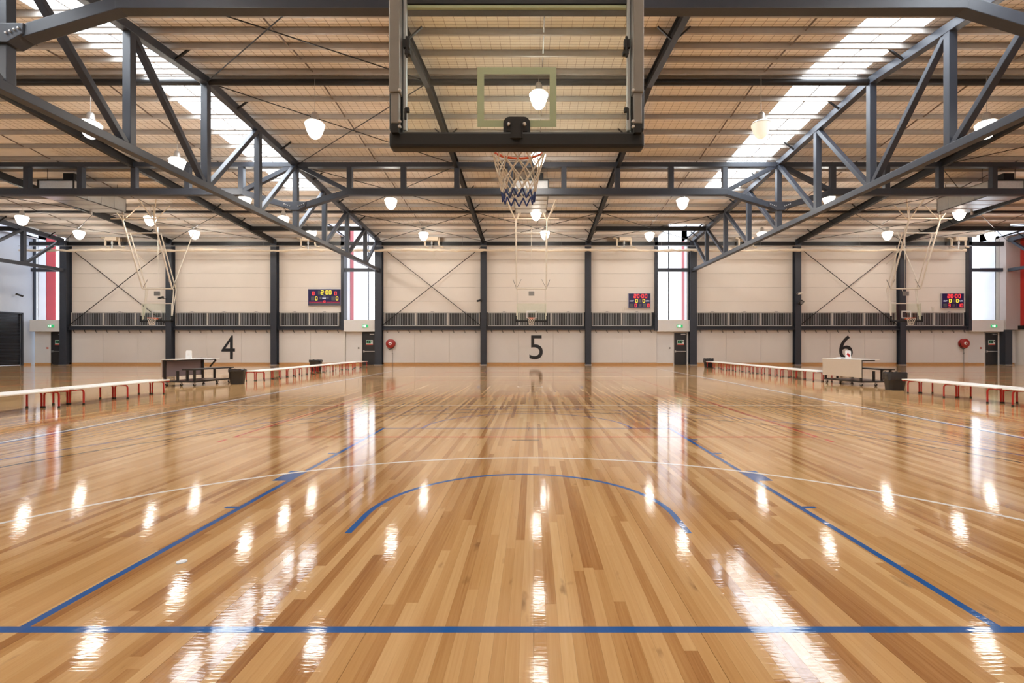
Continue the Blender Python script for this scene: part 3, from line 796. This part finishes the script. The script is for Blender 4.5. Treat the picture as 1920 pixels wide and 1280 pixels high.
for i, (a, b) in enumerate(bays):
    x0 = a + .30; x1 = b - (.28 if i not in (2, 5, 8) else .40); n = 3 if i not in (2, 5, 8) else 2
    w = round((x1-x0)/n - .01, 3); lb0 = 'barred vent panel ' + bayname[i]; gp = 'vent panels ' + bayname[i]
    for q in range(n):
        lb = lb0 + (', next to the column', ', middle of its three', ', far from that column')[q if n == 3 else 2*q]
        if n == 3: lb = lb0 + (', beside its left column', ', middle one of three', ', beside its right column')[q]
        else: lb = lb0 + (', beside the column', ', beside the window jamb')[q]
        if w not in protos: o = protos[w] = make_vent(w, 'wall_vent', lb, gp); o.location = (x0, YW-.06, VZ0)
        else: o = dup(protos[w], (x0, YW-.06, VZ0), None, lb, gp)
        o.location.x = x0 + q*(x1-x0)/n

# ------------------------------------------------------------------ rolled netting along the far wall, flues, numerals
nr = thing('rolled_net', 'long pale roll of netting hung on a rod along the far wall', 'netting', (0, 33.95, 8.1))
pts = []; x = -36.2; rad = []
while x < 30.6:
    pts.append((x, .03*math.sin(x*1.7), -.02*math.sin(x*.9)+random.uniform(-.025, .025))); rad.append(.085+random.uniform(-.025, .035)); x += .28
O('net_roll', MB().tube(pts, rad, 8), M_cream, nr, True)
O('rod', MB().tube([(-36.2, 0, .30), (30.8, 0, .30)], .03, 8), M_silver, nr, True)
for q in range(10):
    xx = -33 + q*7
    O('drop_wire', MB().tube([(xx, 0, .3), (xx, .2, zd(34.3)-8.2)], .006, 5), M_hoopgrey, nr)
FL = ['left braced bay', 'bay of the wide scoreboard', 'braced bay left of numeral five', 'bay of the scoreboard of court five', 'bay just past the truss of court six', 'bay beside the red wall']
for xf, nm in zip((-30.1, -16.1, -7.25, 6.48, 15.2, 30.4), FL):
    t = thing('heater_flue', 'pair of cream flue pipes at the eaves, ' + nm, 'flue', (xf, 34.5, 9.1), 0, 'flues at the eaves')
    for s in (-1, 1):
        O('elbow_pipe', MB().tube([(s*.50, 0, .0), (s*.50, 0, -.42), (s*.52, .02, -.55), (s*.60, .05, -.62), (s*.8, .1, -.66)] if s > 0 else [(-.75, .0, -.02), (-.58, 0, -.04), (-.50, 0, -.12), (-.50, 0, -.55), (-.42, .03, -.64), (-.25, .08, -.67)], .065, 8), M_cream, t, True)
    O('vent_stack', MB().tube([(0,0,-.05), (0,0,-1.0)], .045, 8).lathe([(.02, -.45), (.075, -.45), (.075, -.28), (.02, -.28)], (0,0,0), 10), M_silver, t, True)
    O('burner_box', MB().box((-.35, -.2, -.22), (.45, .3, .02)), M_cream, t)
for s_, x, lb in (('4', -22.2, 'court four'), ('5', .2, 'court five'), ('6', 22.75, 'court six')):
    me = text_mesh(s_, 1.0, .012); me.materials.clear(); me.materials.append(M_black)
    ymin = min(v.co.y for v in me.vertices); ymax = max(v.co.y for v in me.vertices); xmn = min(v.co.x for v in me.vertices); xmx = max(v.co.x for v in me.vertices)
    k = 1.74/(ymax-ymin); kx = .98/(xmx-xmn)
    for v in me.vertices: v.co = ((v.co.x-(xmn+xmx)/2)*kx, v.co.z, (v.co.y-ymin)*k)
    o = O('wall_numeral', me, None); o.location = (x, YW-.028, .40)
    tag(o, 'large black numeral %s painted on the lower far wall' % {'4': 'four', '5': 'five', '6': 'six'}[s_], 'numeral', 'court numerals')

# ------------------------------------------------------------------ scoreboards
SEG = {'0': 'abcdef', '1': 'bc', '2': 'abged', '3': 'abgcd'}
def digit(ch, x, z, w, h, t):
    m = MB(); s = SEG[ch]; y = -.012
    def hb(zz): m.box((x, y, zz-t/2), (x+w, 0, zz+t/2))
    def vb(xx, z0, z1): m.box((xx-t/2, y, z0), (xx+t/2, 0, z1))
    if 'a' in s: hb(z+h)
    if 'g' in s: hb(z+h/2)
    if 'd' in s: hb(z)
    if 'b' in s: vb(x+w, z+h/2, z+h)
    if 'c' in s: vb(x+w, z, z+h/2)
    if 'f' in s: vb(x, z+h/2, z+h)
    if 'e' in s: vb(x, z, z+h/2)
    return m
def scoreboard(x, z, w, h, label, items, extra):
    t = thing('scoreboard', label, 'scoreboard', (x, YW-.14, z), 0, None)
    O('case', MB().box((-.03, 0, -.03), (w+.03, .12, h+.03)), M_sbcase, t, bevel=.01)
    f = O('face', MB().box((0, -.01, 0), (w, .0, h)), M_sbface, t)
    for ch, dx, dz, dw, dh, mt in items:
        if ch == ':':
            m = MB().box((dx, -.012, dz+dh*.22), (dx+.05, 0, dz+dh*.34)).box((dx, -.012, dz+dh*.66), (dx+.05, 0, dz+dh*.78))
        else: m = digit(ch, dx, dz, dw, dh, dw*.26)
        m.v = [(p[0], p[1]-.01, p[2]) for p in m.v]
        O('digit', m, mt, t)
    for (x0, x1, z0, z1, mt) in extra: O('printed_panel', MB().box((x0, -.014, z0), (x1, -.009, z1)), mt, t)
    return t
wz = 2.42
sb1 = scoreboard(-16.32, 4.32, 2.34, 1.16, 'wide dark blue scoreboard showing 2:00 in yellow', [
    ('2', .92, .80, .17, .26, M_ledyel), (':', 1.18, .80, .1, .26, M_ledyel), ('0', 1.28, .80, .14, .26, M_ledyel), ('0', 1.52, .80, .14, .26, M_ledyel),
    ('0', .31, .74, .12, .24, M_ledred), ('0', 1.92, .74, .12, .24, M_ledred), ('0', .52, .38, .13, .24, M_ledyel), ('0', 2.02, .38, .13, .24, M_ledyel), ('0', 1.13, .19, .10, .14, M_ledred)],
    [(.70, .86, .78, 1.06, M_sbgrey), (.20, .44, .36, .64, M_sbgrey), (1.68, 1.94, .36, .64, M_sbgrey), (.06, 2.28, .05, .15, M_sbgrey), (1.02, 1.28, .50, .53, M_sbwhite), (1.10, 1.26, .62, .72, M_sbgrey), (.06, 1.05, .225, .235, M_ledred), (1.30, 2.28, .225, .235, M_ledred), (.82, .96, .46, .62, M_sbgrey), (1.34, 1.48, .46, .62, M_sbgrey)])
sbx = [(.74, .90, .56, .64, M_sbgrey), (.76, .92, .40, .52, M_sbgrey), (.66, .94, .06, .30, M_sbgrey)]
def small_sb(x, label, l, r):
    it = [('2', .38, .72, .15, .25, M_ledred), ('0', .62, .72, .13, .25, M_ledred), (':', .83, .72, .1, .25, M_ledred), ('0', .94, .72, .13, .25, M_ledred), ('0', 1.18, .72, .13, .25, M_ledred),
          ('0', .50, .40, .13, .21, M_ledyel), ('0', 1.02, .40, .13, .21, M_ledyel)]
    xl = .42 if len(l) == 1 else .24
    for k, ch in enumerate(l): it.append((ch, .44+.2*k, .06, .12, .22, M_ledred))
    for k, ch in enumerate(r): it.append((ch, 1.36-.2*(len(r)-1-k), .06, .12, .22, M_ledred))
    sb = scoreboard(x, 4.14, 1.56, 1.02, label, it, [(.06, .34, .06, .30, M_sbgrey), (1.02, 1.26, .06, .30, M_sbgrey) if len(r) == 1 else (1.02, 1.06, .06, .30, M_sbgrey), (.74, .92, .08, .28, M_sbgrey), (.72, .92, .38, .62, M_sbgrey)])
    for w_, xx in (('LIGHT', .22), ('DARK', 1.36)):
        me = text_mesh(w_, .105, .004); me.materials.clear(); me.materials.append(M_sbwhite)
        for v in me.vertices: v.co = (v.co.x+xx, v.co.z-.012, v.co.y+.46)
        O('lettering', me, None, sb)
small_sb(6.92, 'small dark blue scoreboard with red 20:00 beside the window of court five', '0', '0')
small_sb(29.66, 'small dark blue scoreboard with red 20:00 in the bay by the red wall', '3', '10')
for x, nm in ((-15.9, 'below the wide scoreboard'), (6.5, 'below the scoreboard of court five'), (29.0, 'below the scoreboard by the red wall')):
    t = thing('cable_conduit', 'pair of short pale cable conduits ' + nm, 'conduit', (x, YW-.05, 3.9))
    for dx in (0, .13): O('conduit', MB().tube([(dx, 0, -.02), (dx, 0, .26), (dx+(.05 if dx else -.05), 0, .28)], .016, 6), M_pole, t)

# ------------------------------------------------------------------ hose reels
for x, nm, hz in ((-10.33, 'red fire hose reel beside the exit door between courts four and five', 1.54), (31.2, 'red fire hose reel near the corner by the red wall', 1.56)):
    t = thing('hose_reel', nm, 'hose reel', (x, YW-.02, hz))
    O('drum', MB().lathe([(.05, -.30), (.30, -.30), (.325, -.28), (.325, -.25), (.26, -.23), (.26, -.10), (.325, -.08), (.325, -.05), (.05, -.04)], (0,0,0), 32, 'y'), M_reel, t, True)
    O('hub', MB().lathe([(.02, -.36), (.09, -.35), (.11, -.33), (.11, -.29), (.05, -.02)], (0,0,0), 20, 'y'), M_paper, t, True)
    O('hub_cap', MB().lathe([(.005, -.375), (.045, -.37), (.05, -.35)], (0,0,0), 14, 'y'), M_reel, t, True)
    O('hose', MB().tube([(-.285*math.cos(a*.3), -.165, -.285*math.sin(a*.3)) for a in range(0, 10)] + [(.20, -.20, -.30), (-.1, -.20, -.42), (-.26, -.16, -.30)], .022, 6), M_rubber, t, True)
    O('bracket', MB().box((-.06, -.05, -.2), (.06, 0, .2)), M_silver, t)
    O('supply_pipe', MB().tube([(.07, -.05, -.3), (.09, -.05, -.7), (.09, -.05, -hz+.0)], .016, 6).lathe([(.01, -.75), (.035, -.75), (.035, -.68), (.01, -.68)], (.09, -.05, 0), 8), M_hoopgrey, t)

# small devices fixed to columns
def device(x, y, z, label, kind):
    t = thing('camera_unit' if kind == 0 else 'speaker_unit', label, 'camera' if kind == 0 else 'speaker', (x, y, z))
    O('arm', MB().tube([(0, 0, 0), (0, -.25, 0), (-.08, -.30, .02)], .025, 6), M_rubber, t)
    if kind == 0:
        O('body', MB().beam((-.32, -.32, .02), (.05, -.38, .10), .13, .13), M_rubber, t, bevel=.02); O('lens', MB().lathe([(.03, 0), (.05, -.02), (.05, -.06), (.02, -.07)], (-.3, -.33, .02), 10, 'y'), M_black, t)
    else:
        O('body', MB().beam((-.1, -.30, -.12), (.12, -.34, .14), .26, .24), M_rubber, t, bevel=.02); O('grille', MB().box((-.1, -.48, -.1), (.1, -.46, .1)), M_hoopgrey, t)
    return t
device(XC[4]-.1, YW-.40, 4.55, 'dark camera unit on the column left of numeral five', 0)
device(XC[7]+.0, YW-.40, 4.45, 'dark speaker unit on the column left of numeral six', 1)
dv = device(XC[7]+.05, YW-.40, 5.05, 'small pale camera unit high on the column left of numeral six', 0)
for c in dv.children:
    if c.name.startswith('body'): c.data = c.data.copy(); c.data.materials[0] = M_pole
dv = device(XC[1]-.1, YW-.42, 4.75, 'dark camera unit on the column behind the goal of court four', 0)
t = thing('wall_camera', 'small pale security camera on the blue-grey side wall', 'camera', (XL, 34.0, 4.95))
O('arm', MB().tube([(0,0,0), (.35, 0, .02)], .025, 6), M_pole, t); O('body', MB().beam((.3, -.16, .08), (.55, .12, -.08), .12, .12), M_rubber, t, bevel=.02)

# ------------------------------------------------------------------ goals hung from the roof
def ring_pts(cx, cy, cz, r, n=32): return [(cx+r*math.cos(2*PI*k/n), cy+r*math.sin(2*PI*k/n), cz) for k in range(n)]
def net_mesh(cx, cy, cz, r0, L_, rows, n, rt, sides=5):
    up, lo = MB(), MB()
    def rad(k): u = k/rows; return r0*(1 - .52*u + .10*u*u*u)
    def pt(k, a): return Vector((cx + rad(k)*math.cos(a), cy + rad(k)*math.sin(a), cz - L_*k/rows))
    for s in (1, -1):
        for q in range(n):
            a = 2*PI*q/n; pts = []
            for k in range(rows+1):
                pts.append(pt(k, a)); a += s*PI/n*(1 if True else 0)
            up.tube(pts[:rows], rt, sides); lo.tube(pts[rows-1:], rt*1.25, sides)
    return up, lo
def far_goal(xc, label):
    yb = Y0 + 28 - 1.2; t = thing('basketball_goal', label, 'basketball goal', (xc, yb, 0), 0, 'goals hung before the far wall')
    w = .9
    O('backboard', MB().box((-w, 0, 2.9), (w, .014, 3.95)), M_glass, t)
    fr = MB().box((-w-.03, -.01, 2.88), (w+.03, .05, 2.93)).box((-w-.03, -.01, 3.92), (w+.03, .05, 3.97)).box((-w-.03, -.01, 2.9), (-w+.02, .05, 3.95)).box((w-.02, -.01, 2.9), (w+.03, .05, 3.95))
    O('board_frame', fr, M_pole, t)
    O('bottom_pad', MB().box((-w-.06, -.05, 2.82), (w+.06, .07, 2.93)).box((-w-.06, -.05, 2.82), (-w+.01, .07, 3.2)).box((w-.01, -.05, 2.82), (w+.06, .07, 3.2)), M_pad, t, bevel=.015)
    tg = MB(); a = .295
    tg.box((-a, -.012, 3.05), (a, -.002, 3.10)).box((-a, -.012, 3.45), (a, -.002, 3.50)).box((-a, -.012, 3.05), (-a+.05, -.002, 3.5)).box((a-.05, -.012, 3.05), (a, -.002, 3.5))
    O('target_square', tg, M_targetw, t)
    r = O('rim', MB().tube(ring_pts(0, -.375, 3.05, .225), .013, 8, True).box((-.09, -.16, 2.99), (.09, -.0, 3.06)), M_rim, t, True)
    u, l = net_mesh(0, -.375, 3.05, .225, .42, 5, 10, .006, 4)
    O('net', MB().add(u.v, u.f).add(l.v, l.f), M_net, t)
    # hanging frame: drop tubes, crossbar, leaning mast and rear stay
    for s in (-1, 1):
        O('drop_tube', MB().tube([(s*(w-.05), .05, 3.0), (s*(w-.05), .25, 4.85)], .032, 8).tube([(s*(w-.05), .12, 3.2), (s*(w-.02), .42, 4.85)], .022, 8), M_pole, t, True)
        O('mast', MB().tube([(s*w, .05, 4.85), (s*w, -1.35, 8.6)], .045, 8).tube([(s*w, .35, 4.85), (s*w, -.85, 8.0)], .03, 8), M_pole, t, True)
        O('splay_brace', MB().tube([(s*w, .05, 4.85), (s*(w+.22), .1, 5.4)], .018, 6).tube([(s*w, .05, 4.85), (s*(w-.28), .1, 5.42)], .014, 6), M_hoopgrey, t)
        for dx, dy in ((-.5, -.5), (.5, -.5), (-.45, .5), (.5, .55)):
            yy_ = -1.35+dy; O('head_strut', MB().tube([(s*w, -1.35, 8.6), (s*w+dx, yy_, zd(yb+yy_)-.15)], .03, 6), M_cream, t)
    O('rear_stay', MB().tube([(w, .1, 4.9), (w, 1.9, 8.7)], .028, 8), M_pole, t, True)
    O('rear_stay', MB().tube([(-w, -.8, 7.1), (-w, .4, 6.4)], .018, 8), M_pole, t, True)
    O('head_beam', MB().beam((-w-.7, -1.35, 8.72), (w+.7, -1.35, 8.72), .05, .05), M_cream, t)
    O('cross_tube', MB().tube([(-w, -1.1, 7.95), (w, -1.1, 7.95)], .035, 8).tube([(-w, .1, 4.85), (w, .1, 4.85)], .04, 8), M_pole, t, True)
    O('winch_plate', MB().box((-.17, .0, 4.42), (.17, .06, 4.68)), M_hoopgrey, t)
    O('winch_rope', MB().tube([(-.2, .1, 4.85), (-.17, .03, 4.62)], .012, 6).tube([(.2, .1, 4.85), (.17, .03, 4.62)], .012, 6).tube([(0, .1, 6.6), (0, .1, 8.6)], .02, 6).tube([(0, .1, 4.85), (0, .1, 6.6)], .006, 6), M_pole, t)
    return t
far_goal(CX-CP, 'ceiling hung basketball goal with glass board before the far wall of court four')
far_goal(CX, 'ceiling hung basketball goal with glass board below the duct, above numeral five')
far_goal(CX+CP, 'ceiling hung basketball goal with glass board before the far wall of court six')

def near_goal():
    yb = Y0 + 1.2; xc = CX - .01
    t = thing('basketball_goal', 'large basketball goal seen from behind its clear glass board', 'basketball goal', (xc, yb, 0))
    w = .9
    gl = O('backboard', MB().box((-w+.045, 0, 2.95), (w-.045, .012, 3.95)), M_glass, t)
    O('glass_edge', MB().box((-w+.04, -.006, 3.925), (w-.04, .018, 3.945)), M_target, gl)
    tg = MB(); a = .295
    tg.box((-a, -.004, 3.035), (a, -.001, 3.085)).box((-a, -.004, 3.43), (a, -.001, 3.48)).box((-a, -.004, 3.085), (-a+.05, -.001, 3.43)).box((a-.05, -.004, 3.085), (a, -.001, 3.43))
    O('target_square', tg, M_target, t)
    # black edge padding, U-shaped with chamfered corners
    pr = [(-w-.045, 3.30), (-w-.045, 2.89), (-w-.01, 2.855), (w+.01, 2.855), (w+.045, 2.89), (w+.045, 3.30), (w-.005, 3.30), (w-.005, 2.985), (-w+.005, 2.985), (-w+.005, 3.30)]
    pd = MB(); n = len(pr)
    pd.box((-w-.045, -.05, 2.865), (w+.045, .065, 2.985)); pd.box((-w-.045, -.05, 2.985), (-w+.004, .065, 3.32)); pd.box((w-.004, -.05, 2.985), (w+.045, .065, 3.32))
    O('edge_pad', pd, M_pad, t, bevel=.022)
    O('board_frame', MB().box((-w+.005, -.012, 2.96), (-w+.05, .03, 4.0)).box((w-.05, -.012, 2.96), (w-.005, .03, 4.0)).box((-w+.005, -.012, 3.95), (w-.005, .03, 4.02)).box((-w+.05, -.012, 2.96), (w-.05, .03, 2.992)), M_pad, t)
    for s in (-1, 1):
        O('side_rail', MB().box((min(s*(w-.055), s*(w-.082)), -.03, 3.0), (max(s*(w-.055), s*(w-.082)), .0, 4.4)), M_alu, t, bevel=.004)
        xs_ = s*(w-.015)
        # support tube: wide upper sleeve over a narrower lower tube with a crimped foot
        O('support_tube', MB().box((xs_-.040, -.115, 3.24), (xs_+.040, -.035, 4.30)).beam((xs_, -.075, 4.28), (xs_, .25, 5.6), .08, .08, (0, 1, 0)), M_hoopgrey, t, bevel=.008)
        lt = O('lower_tube', MB().box((xs_-.030, -.10, 3.02), (xs_+.030, -.045, 3.26)), M_hoopgrey, t, bevel=.006)
        O('foot_socket', MB().box((xs_-.026, -.095, 2.955), (xs_+.026, -.04, 3.03)), M_pad, lt)
        for z in (3.255, 3.03, 2.99):
            O('bolt', MB().lathe([(.012, 0), (.012, -.014), (.006, -.018)], (xs_-s*.038, -.10, z), 8, 'y'), M_silver, t)
        cl = O('rail_clamp', MB().box((s*(w-.085)-.022, -.055, 3.60), (s*(w-.085)+.022, -.02, 3.66)).box((s*(w-.095)-.02, -.06, 3.55), (s*(w-.095)+.02, -.02, 3.575)).tube([(s*(w-.09), -.05, 3.53), (s*(w-.09), -.05, 3.68)], .010, 6), M_rubber, t)
        O('rail_clamp', MB().box((s*(w-.09)-.014, -.05, 3.13), (s*(w-.09)+.014, -.02, 3.16)).tube([(s*(w-.08), -.05, 3.07), (s*(w-.08), -.05, 3.15)], .009, 6), M_rubber, t)
        O('hanger_mast', MB().tube([(xs_, .25, 5.6), (xs_, 1.3, 8.6), (xs_, 1.45, 9.1)], .045, 10), M_hoopgrey, t, True)
    O('upper_cross_tube', MB().tube([(-w, .25, 5.6), (w, .25, 5.6)], .04, 10), M_hoopgrey, t, True)
    O('head_beam', MB().beam((-1.6, 1.4, 9.1), (1.6, 1.4, 9.1), .08, .10), M_rafter, t)
    # rim mount: rounded black plate behind the glass with bolts and a lower bracket
    pts = [(-.10, 2.985), (-.10, 3.05)] + [(-.10+.05-.05*math.cos(q*PI/12), 3.05+.05*math.sin(q*PI/12)) for q in range(1, 7)] + [(.10-.05+.05*math.sin(q*PI/12), 3.05+.05*math.cos(q*PI/12)) for q in range(0, 7)] + [(.10, 2.985)]
    mp = O('rim_mount', MB().prism(pts, 'y', -.030, -.005), M_pad, t)
    O('mount_plate', MB().box((-.078, -.042, 2.99), (.078, -.03, 3.062)).box((-.03, -.085, 2.92), (.03, -.042, 3.0)).box((-.02, -.075, 2.99), (.02, -.042, 3.05)).box((-.045, -.06, 2.93), (.045, -.05, 2.985)), M_rubber, mp)
    for s in (-1, 1): O('bolt', MB().lathe([(.014, 0), (.014, -.012), (.007, -.018)], (s*.058, -.042, 3.035), 10, 'y'), M_silver, mp)
    O('rim_arm', MB().box((-.075, .065, 2.985), (.075, .19, 3.045)).box((-.06, .012, 2.95), (.06, .07, 3.05)), M_rim, t)
    O('rim', MB().tube(ring_pts(0, .40, 3.045, .230, 48), .0105, 10, True), M_rim, t, True)
    u, l = net_mesh(0, .40, 3.035, .228, .44, 6, 12, .0052, 6)
    no = O('net', u, M_net, t, True); O('net_fringe', l, M_netblue, no, True)
    return t
near_goal()

# ------------------------------------------------------------------ benches
def make_bench(label):
    t = thing('bench', label, 'bench'); L2 = 1.48; w = .175
    O('seat', MB().box((-w, -L2, .372), (w, L2, .405)), M_benchtop, t, bevel=.008)
    for y in (-1.24, 0, 1.24):
        r = .07; pts = [(-.165, y, .03), (-.165, y, .29)] + [(-.165+r-r*math.cos(q*PI/8), y, .285+r*math.sin(q*PI/8)) for q in range(1, 5)] + [(.165-r+r*math.sin(q*PI/8), y, .285+r*math.cos(q*PI/8)) for q in range(0, 4)] + [(.165, y, .29), (.165, y, .03)]
        lf = O('leg_frame', MB().tube(pts, .019, 8), M_benchred, t, True)
        for s in (-1, 1): O('rubber_foot', MB().lathe([(.024, 0), (.024, .035), (.019, .04)], (s*.165, y, 0), 8), M_rubber, lf)
    for s in (-1, 1): O('end_plate', MB().box((-w+.01, s*(L2-.05)-.035, .345), (w-.01, s*(L2-.05)+.035, .372)), M_benchred, t)
    return t
bl = []
for ys, xs2, side in (((9.62, 12.70), (-10.84, -11.23), 0), ((20.4, 23.5, 26.6, 29.7), (-10.84, -11.23), 1), ((9.85, 12.95), (11.18, 11.57), 2), ((20.0, 22.98, 25.96, 28.94), (11.05, 11.44), 3)):
    for k, y in enumerate(ys):
        for q, x in enumerate(xs2):
            n_ = ('first', 'second', 'third', 'fourth')[(1-k) if side in (0, 2) else k]
            cs = (('five', 'four'), ('five', 'four'), ('five', 'six'), ('five', 'six'))[side][q]
            lb = 'white bench with red hoop legs, court %s side, %s %s the %s table' % (cs, n_, ('before', 'beyond')[side % 2], ('purple-grey', 'beige fronted')[side//2])
            bl.append((x, y, lb, ['near benches of courts four and five', 'far benches of courts four and five', 'near benches of courts five and six', 'far benches of courts five and six'][side]))
bm0 = make_bench(bl[0][2])
for k, (x, y, lb, gp) in enumerate(bl):
    o = bm0 if k == 0 else dup(bm0, (x, y, 0), None, lb, gp)
    o.location = (x, y, 0); o['group'] = gp

# ------------------------------------------------------------------ score tables
def make_table(loc, rz, label):
    t = thing('score_table', label, 'table', loc, rz)
    O('table_top', MB().box((-.66, -.92, .905), (.02, .92, .925)), M_ttop, t, bevel=.004)
    O('top_rail', MB().box((-.62, -.86, .86), (-.57, .86, .905)).box((-.62, -.86, .86), (-.10, -.81, .905)).box((-.62, .81, .86), (-.10, .86, .905)), M_tblack, t)
    pn = O('modesty_panel', MB().box((-.665, -.90, .30), (-.645, .90, .90)), M_tpanel, t)
    O('panel_back', MB().box((-.645, -.88, .31), (-.638, .88, .89)), M_tback, pn)
    for y in (-.82, .82):
        O('leg', MB().box((-.63, y-.03, .17), (-.57, y+.03, .9)), M_tblack, t)
        if y > 0: O('brace', MB().beam((-.06, y, .86), (-.30, y, .60), .045, .045), M_tblack, t)
        O('leg', MB().box((-.14, y-.03, .17), (-.08, y+.03, .52)), M_tblack, t)
        O('bench_post', MB().box((.50, y-.03, .17), (.56, y+.03, .56)), M_tblack, t)
    O('bench_post', MB().box((.20, -.82, .17), (.26, -.76, .56)), M_tblack, t)
    O('bench_seat', MB().box((.16, -.94, .555), (.60, .94, .60)), M_tblack, t, bevel=.006)
    O('base_frame', MB().box((-.63, -.86, .13), (.58, -.80, .18)).box((-.63, .80, .13), (.58, .86, .18)).box((-.63, -.86, .13), (-.57, .86, .18)).box((.52, -.86, .13), (.58, .86, .18)), M_tblack, t)
    O('base_shelf', MB().box((-.57, -.80, .165), (.52, .80, .178)), M_tshelf, t)
    for x in (-.56, 0, .50):
        for y in (-.80, .80):
            c = O('castor', MB().box((x-.03, y-.025, .085), (x+.03, y+.025, .13)).box((x-.03, y-.03, .045), (x-.024, y+.03, .10)).box((x+.024, y-.03, .045), (x+.03, y+.03, .10)), M_silver, t)
            O('wheel', MB().lathe([(.015, -.02), (.048, -.02), (.05, -.012), (.05, .012), (.048, .02), (.015, .02)], (x, y+.012, .05), 16, 'x'), M_rubber, c, True)
    return t
T1 = ((-12.06, 17.45, 0), math.radians(-7)); T2 = ((11.72, 17.45, 0), math.radians(8))
make_table(T1[0], T1[1], 'black framed rolling score table with attached bench, seen from its dark purple-grey inside')
make_table(T2[0], T2[1], 'black framed rolling score table with attached bench, showing its beige front panel')
def on_table(T, x, y):
    c, s = math.cos(T[1]), math.sin(T[1]); return (T[0][0]+x*c-y*s, T[0][1]+x*s+y*c, .9255)
def holder(T, x, y, rz, label, red):
    t = thing('flip_counter', label, 'counter', on_table(T, x, y), T[1]+rz)
    w, h, r = .11, .30, .05
    pr = [(-w, 0), (w, 0), (w, h-r)] + [(w-r+r*math.cos(q*PI/10), h-r+r*math.sin(q*PI/10)) for q in range(1, 6)] + [(-w+r-r*math.sin(q*PI/10), h-r+r*math.cos(q*PI/10)) for q in range(0, 6)]
    O('plate', MB().prism(pr, 'y', -.015, .015), M_paper, t)
    O('stand', MB().box((-w, -.05, 0), (w, .08, .012)), M_paper, t)
    if red: O('red_mark', MB().beam((-.06, -.018, .19), (.055, -.018, .09), .004, .08, (0, 0, 1)), M_redpr, t)
    else: O('window', MB().box((-.05, -.018, .12), (.05, -.015, .2)), M_ttop, t)
holder(T1, -.25, -.20, math.radians(0), 'plain white rounded flip counter standing on the score table beside numeral four', False)
holder(T2, -.42, -.05, math.radians(5), 'white rounded flip counter with a red mark on the beige fronted table', True)
def papers(T, x, y, label, n):
    t = thing('paper_stack', label, 'papers', on_table(T, x, y), T[1])
    for k in range(n): O('sheet', MB().box((-.11+k*.012, -.16-k*.02, k*.009), (.11+k*.012, .16-k*.02, k*.009+.008)), M_paper, t)
    O('pen', MB().tube([(-.05, -.12, n*.009+.006), (.06, .02, n*.009+.006)], .006, 6), M_black, t)
papers(T1, -.22, .28, 'loose white score sheets on the table beside numeral four', 3)
papers(T2, -.45, .32, 'small stack of white score sheets on the beige fronted table', 5)

# ------------------------------------------------------------------ bins
def make_bin(loc, rz, label, w0, w1, h, bag):
    t = thing('waste_bin', label, 'bin', loc, rz)
    n = 32
    def ring(w, z, rib=0):
        out = []
        for k in range(n):
            a = 2*PI*k/n; c, s = math.cos(a), math.sin(a); q = (abs(c)**5+abs(s)**5)**(-1/5); r = w*q*(1+rib*(k % 2)); out.append((r*c, r*s*.8, z))
        return out
    m = MB(); rr = [ring(w0, 0), ring(w0*1.0, .02, .02), ring(w1*.96, h*.86, .02), ring(w1, h*.88), ring(w1*1.03, h), ring(w1*.94, h), ring(w0*.92, .04)]
    vs = [p for r in rr for p in r]; fs = []
    for i in range(len(rr)-1):
        for k in range(n): fs.append((i*n+k, i*n+(k+1) % n, (i+1)*n+(k+1) % n, (i+1)*n+k))
    fs += [tuple(range(n-1, -1, -1)), tuple(range((len(rr)-1)*n, len(rr)*n))]
    O('bucket', m.add(vs, fs), M_binblk, t, True)
    rnd = random.Random(5); m = MB(); rr = []
    for z, k in ((h*(.60 if bag else .86), 1.05), (h*.9, 1.08), (h+.02, 1.06), (h+.025, .96), (h*.9, .9)):
        rr.append([(p[0]*k*(1+rnd.uniform(-.02, .02)), p[1]*k*(1+rnd.uniform(-.02, .02)), z+rnd.uniform(-.02, .02)) for p in ring(w1, 0)])
    vs = [p for r in rr for p in r]; fs = []
    for i in range(len(rr)-1):
        for k in range(n): fs.append((i*n+k, i*n+(k+1) % n, (i+1)*n+(k+1) % n, (i+1)*n+k))
    O('liner', m.add(vs, fs), M_bag, t, True)
make_bin((-10.80, 17.62, 0), .2, 'black ribbed bin beside the score table in front of numeral four', .20, .25, .52, False)
make_bin((-11.85, 26.3, 0), .1, 'black bin behind the far benches between courts four and five', .24, .30, .60, False)
make_bin((11.42, 15.25, 0), -.1, 'black bin with a glossy liner beside the beige fronted table', .22, .27, .54, True)
make_bin((11.15, 30.75, 0), 0, 'black lined bin at the far end of the benches between courts five and six', .22, .27, .56, True)
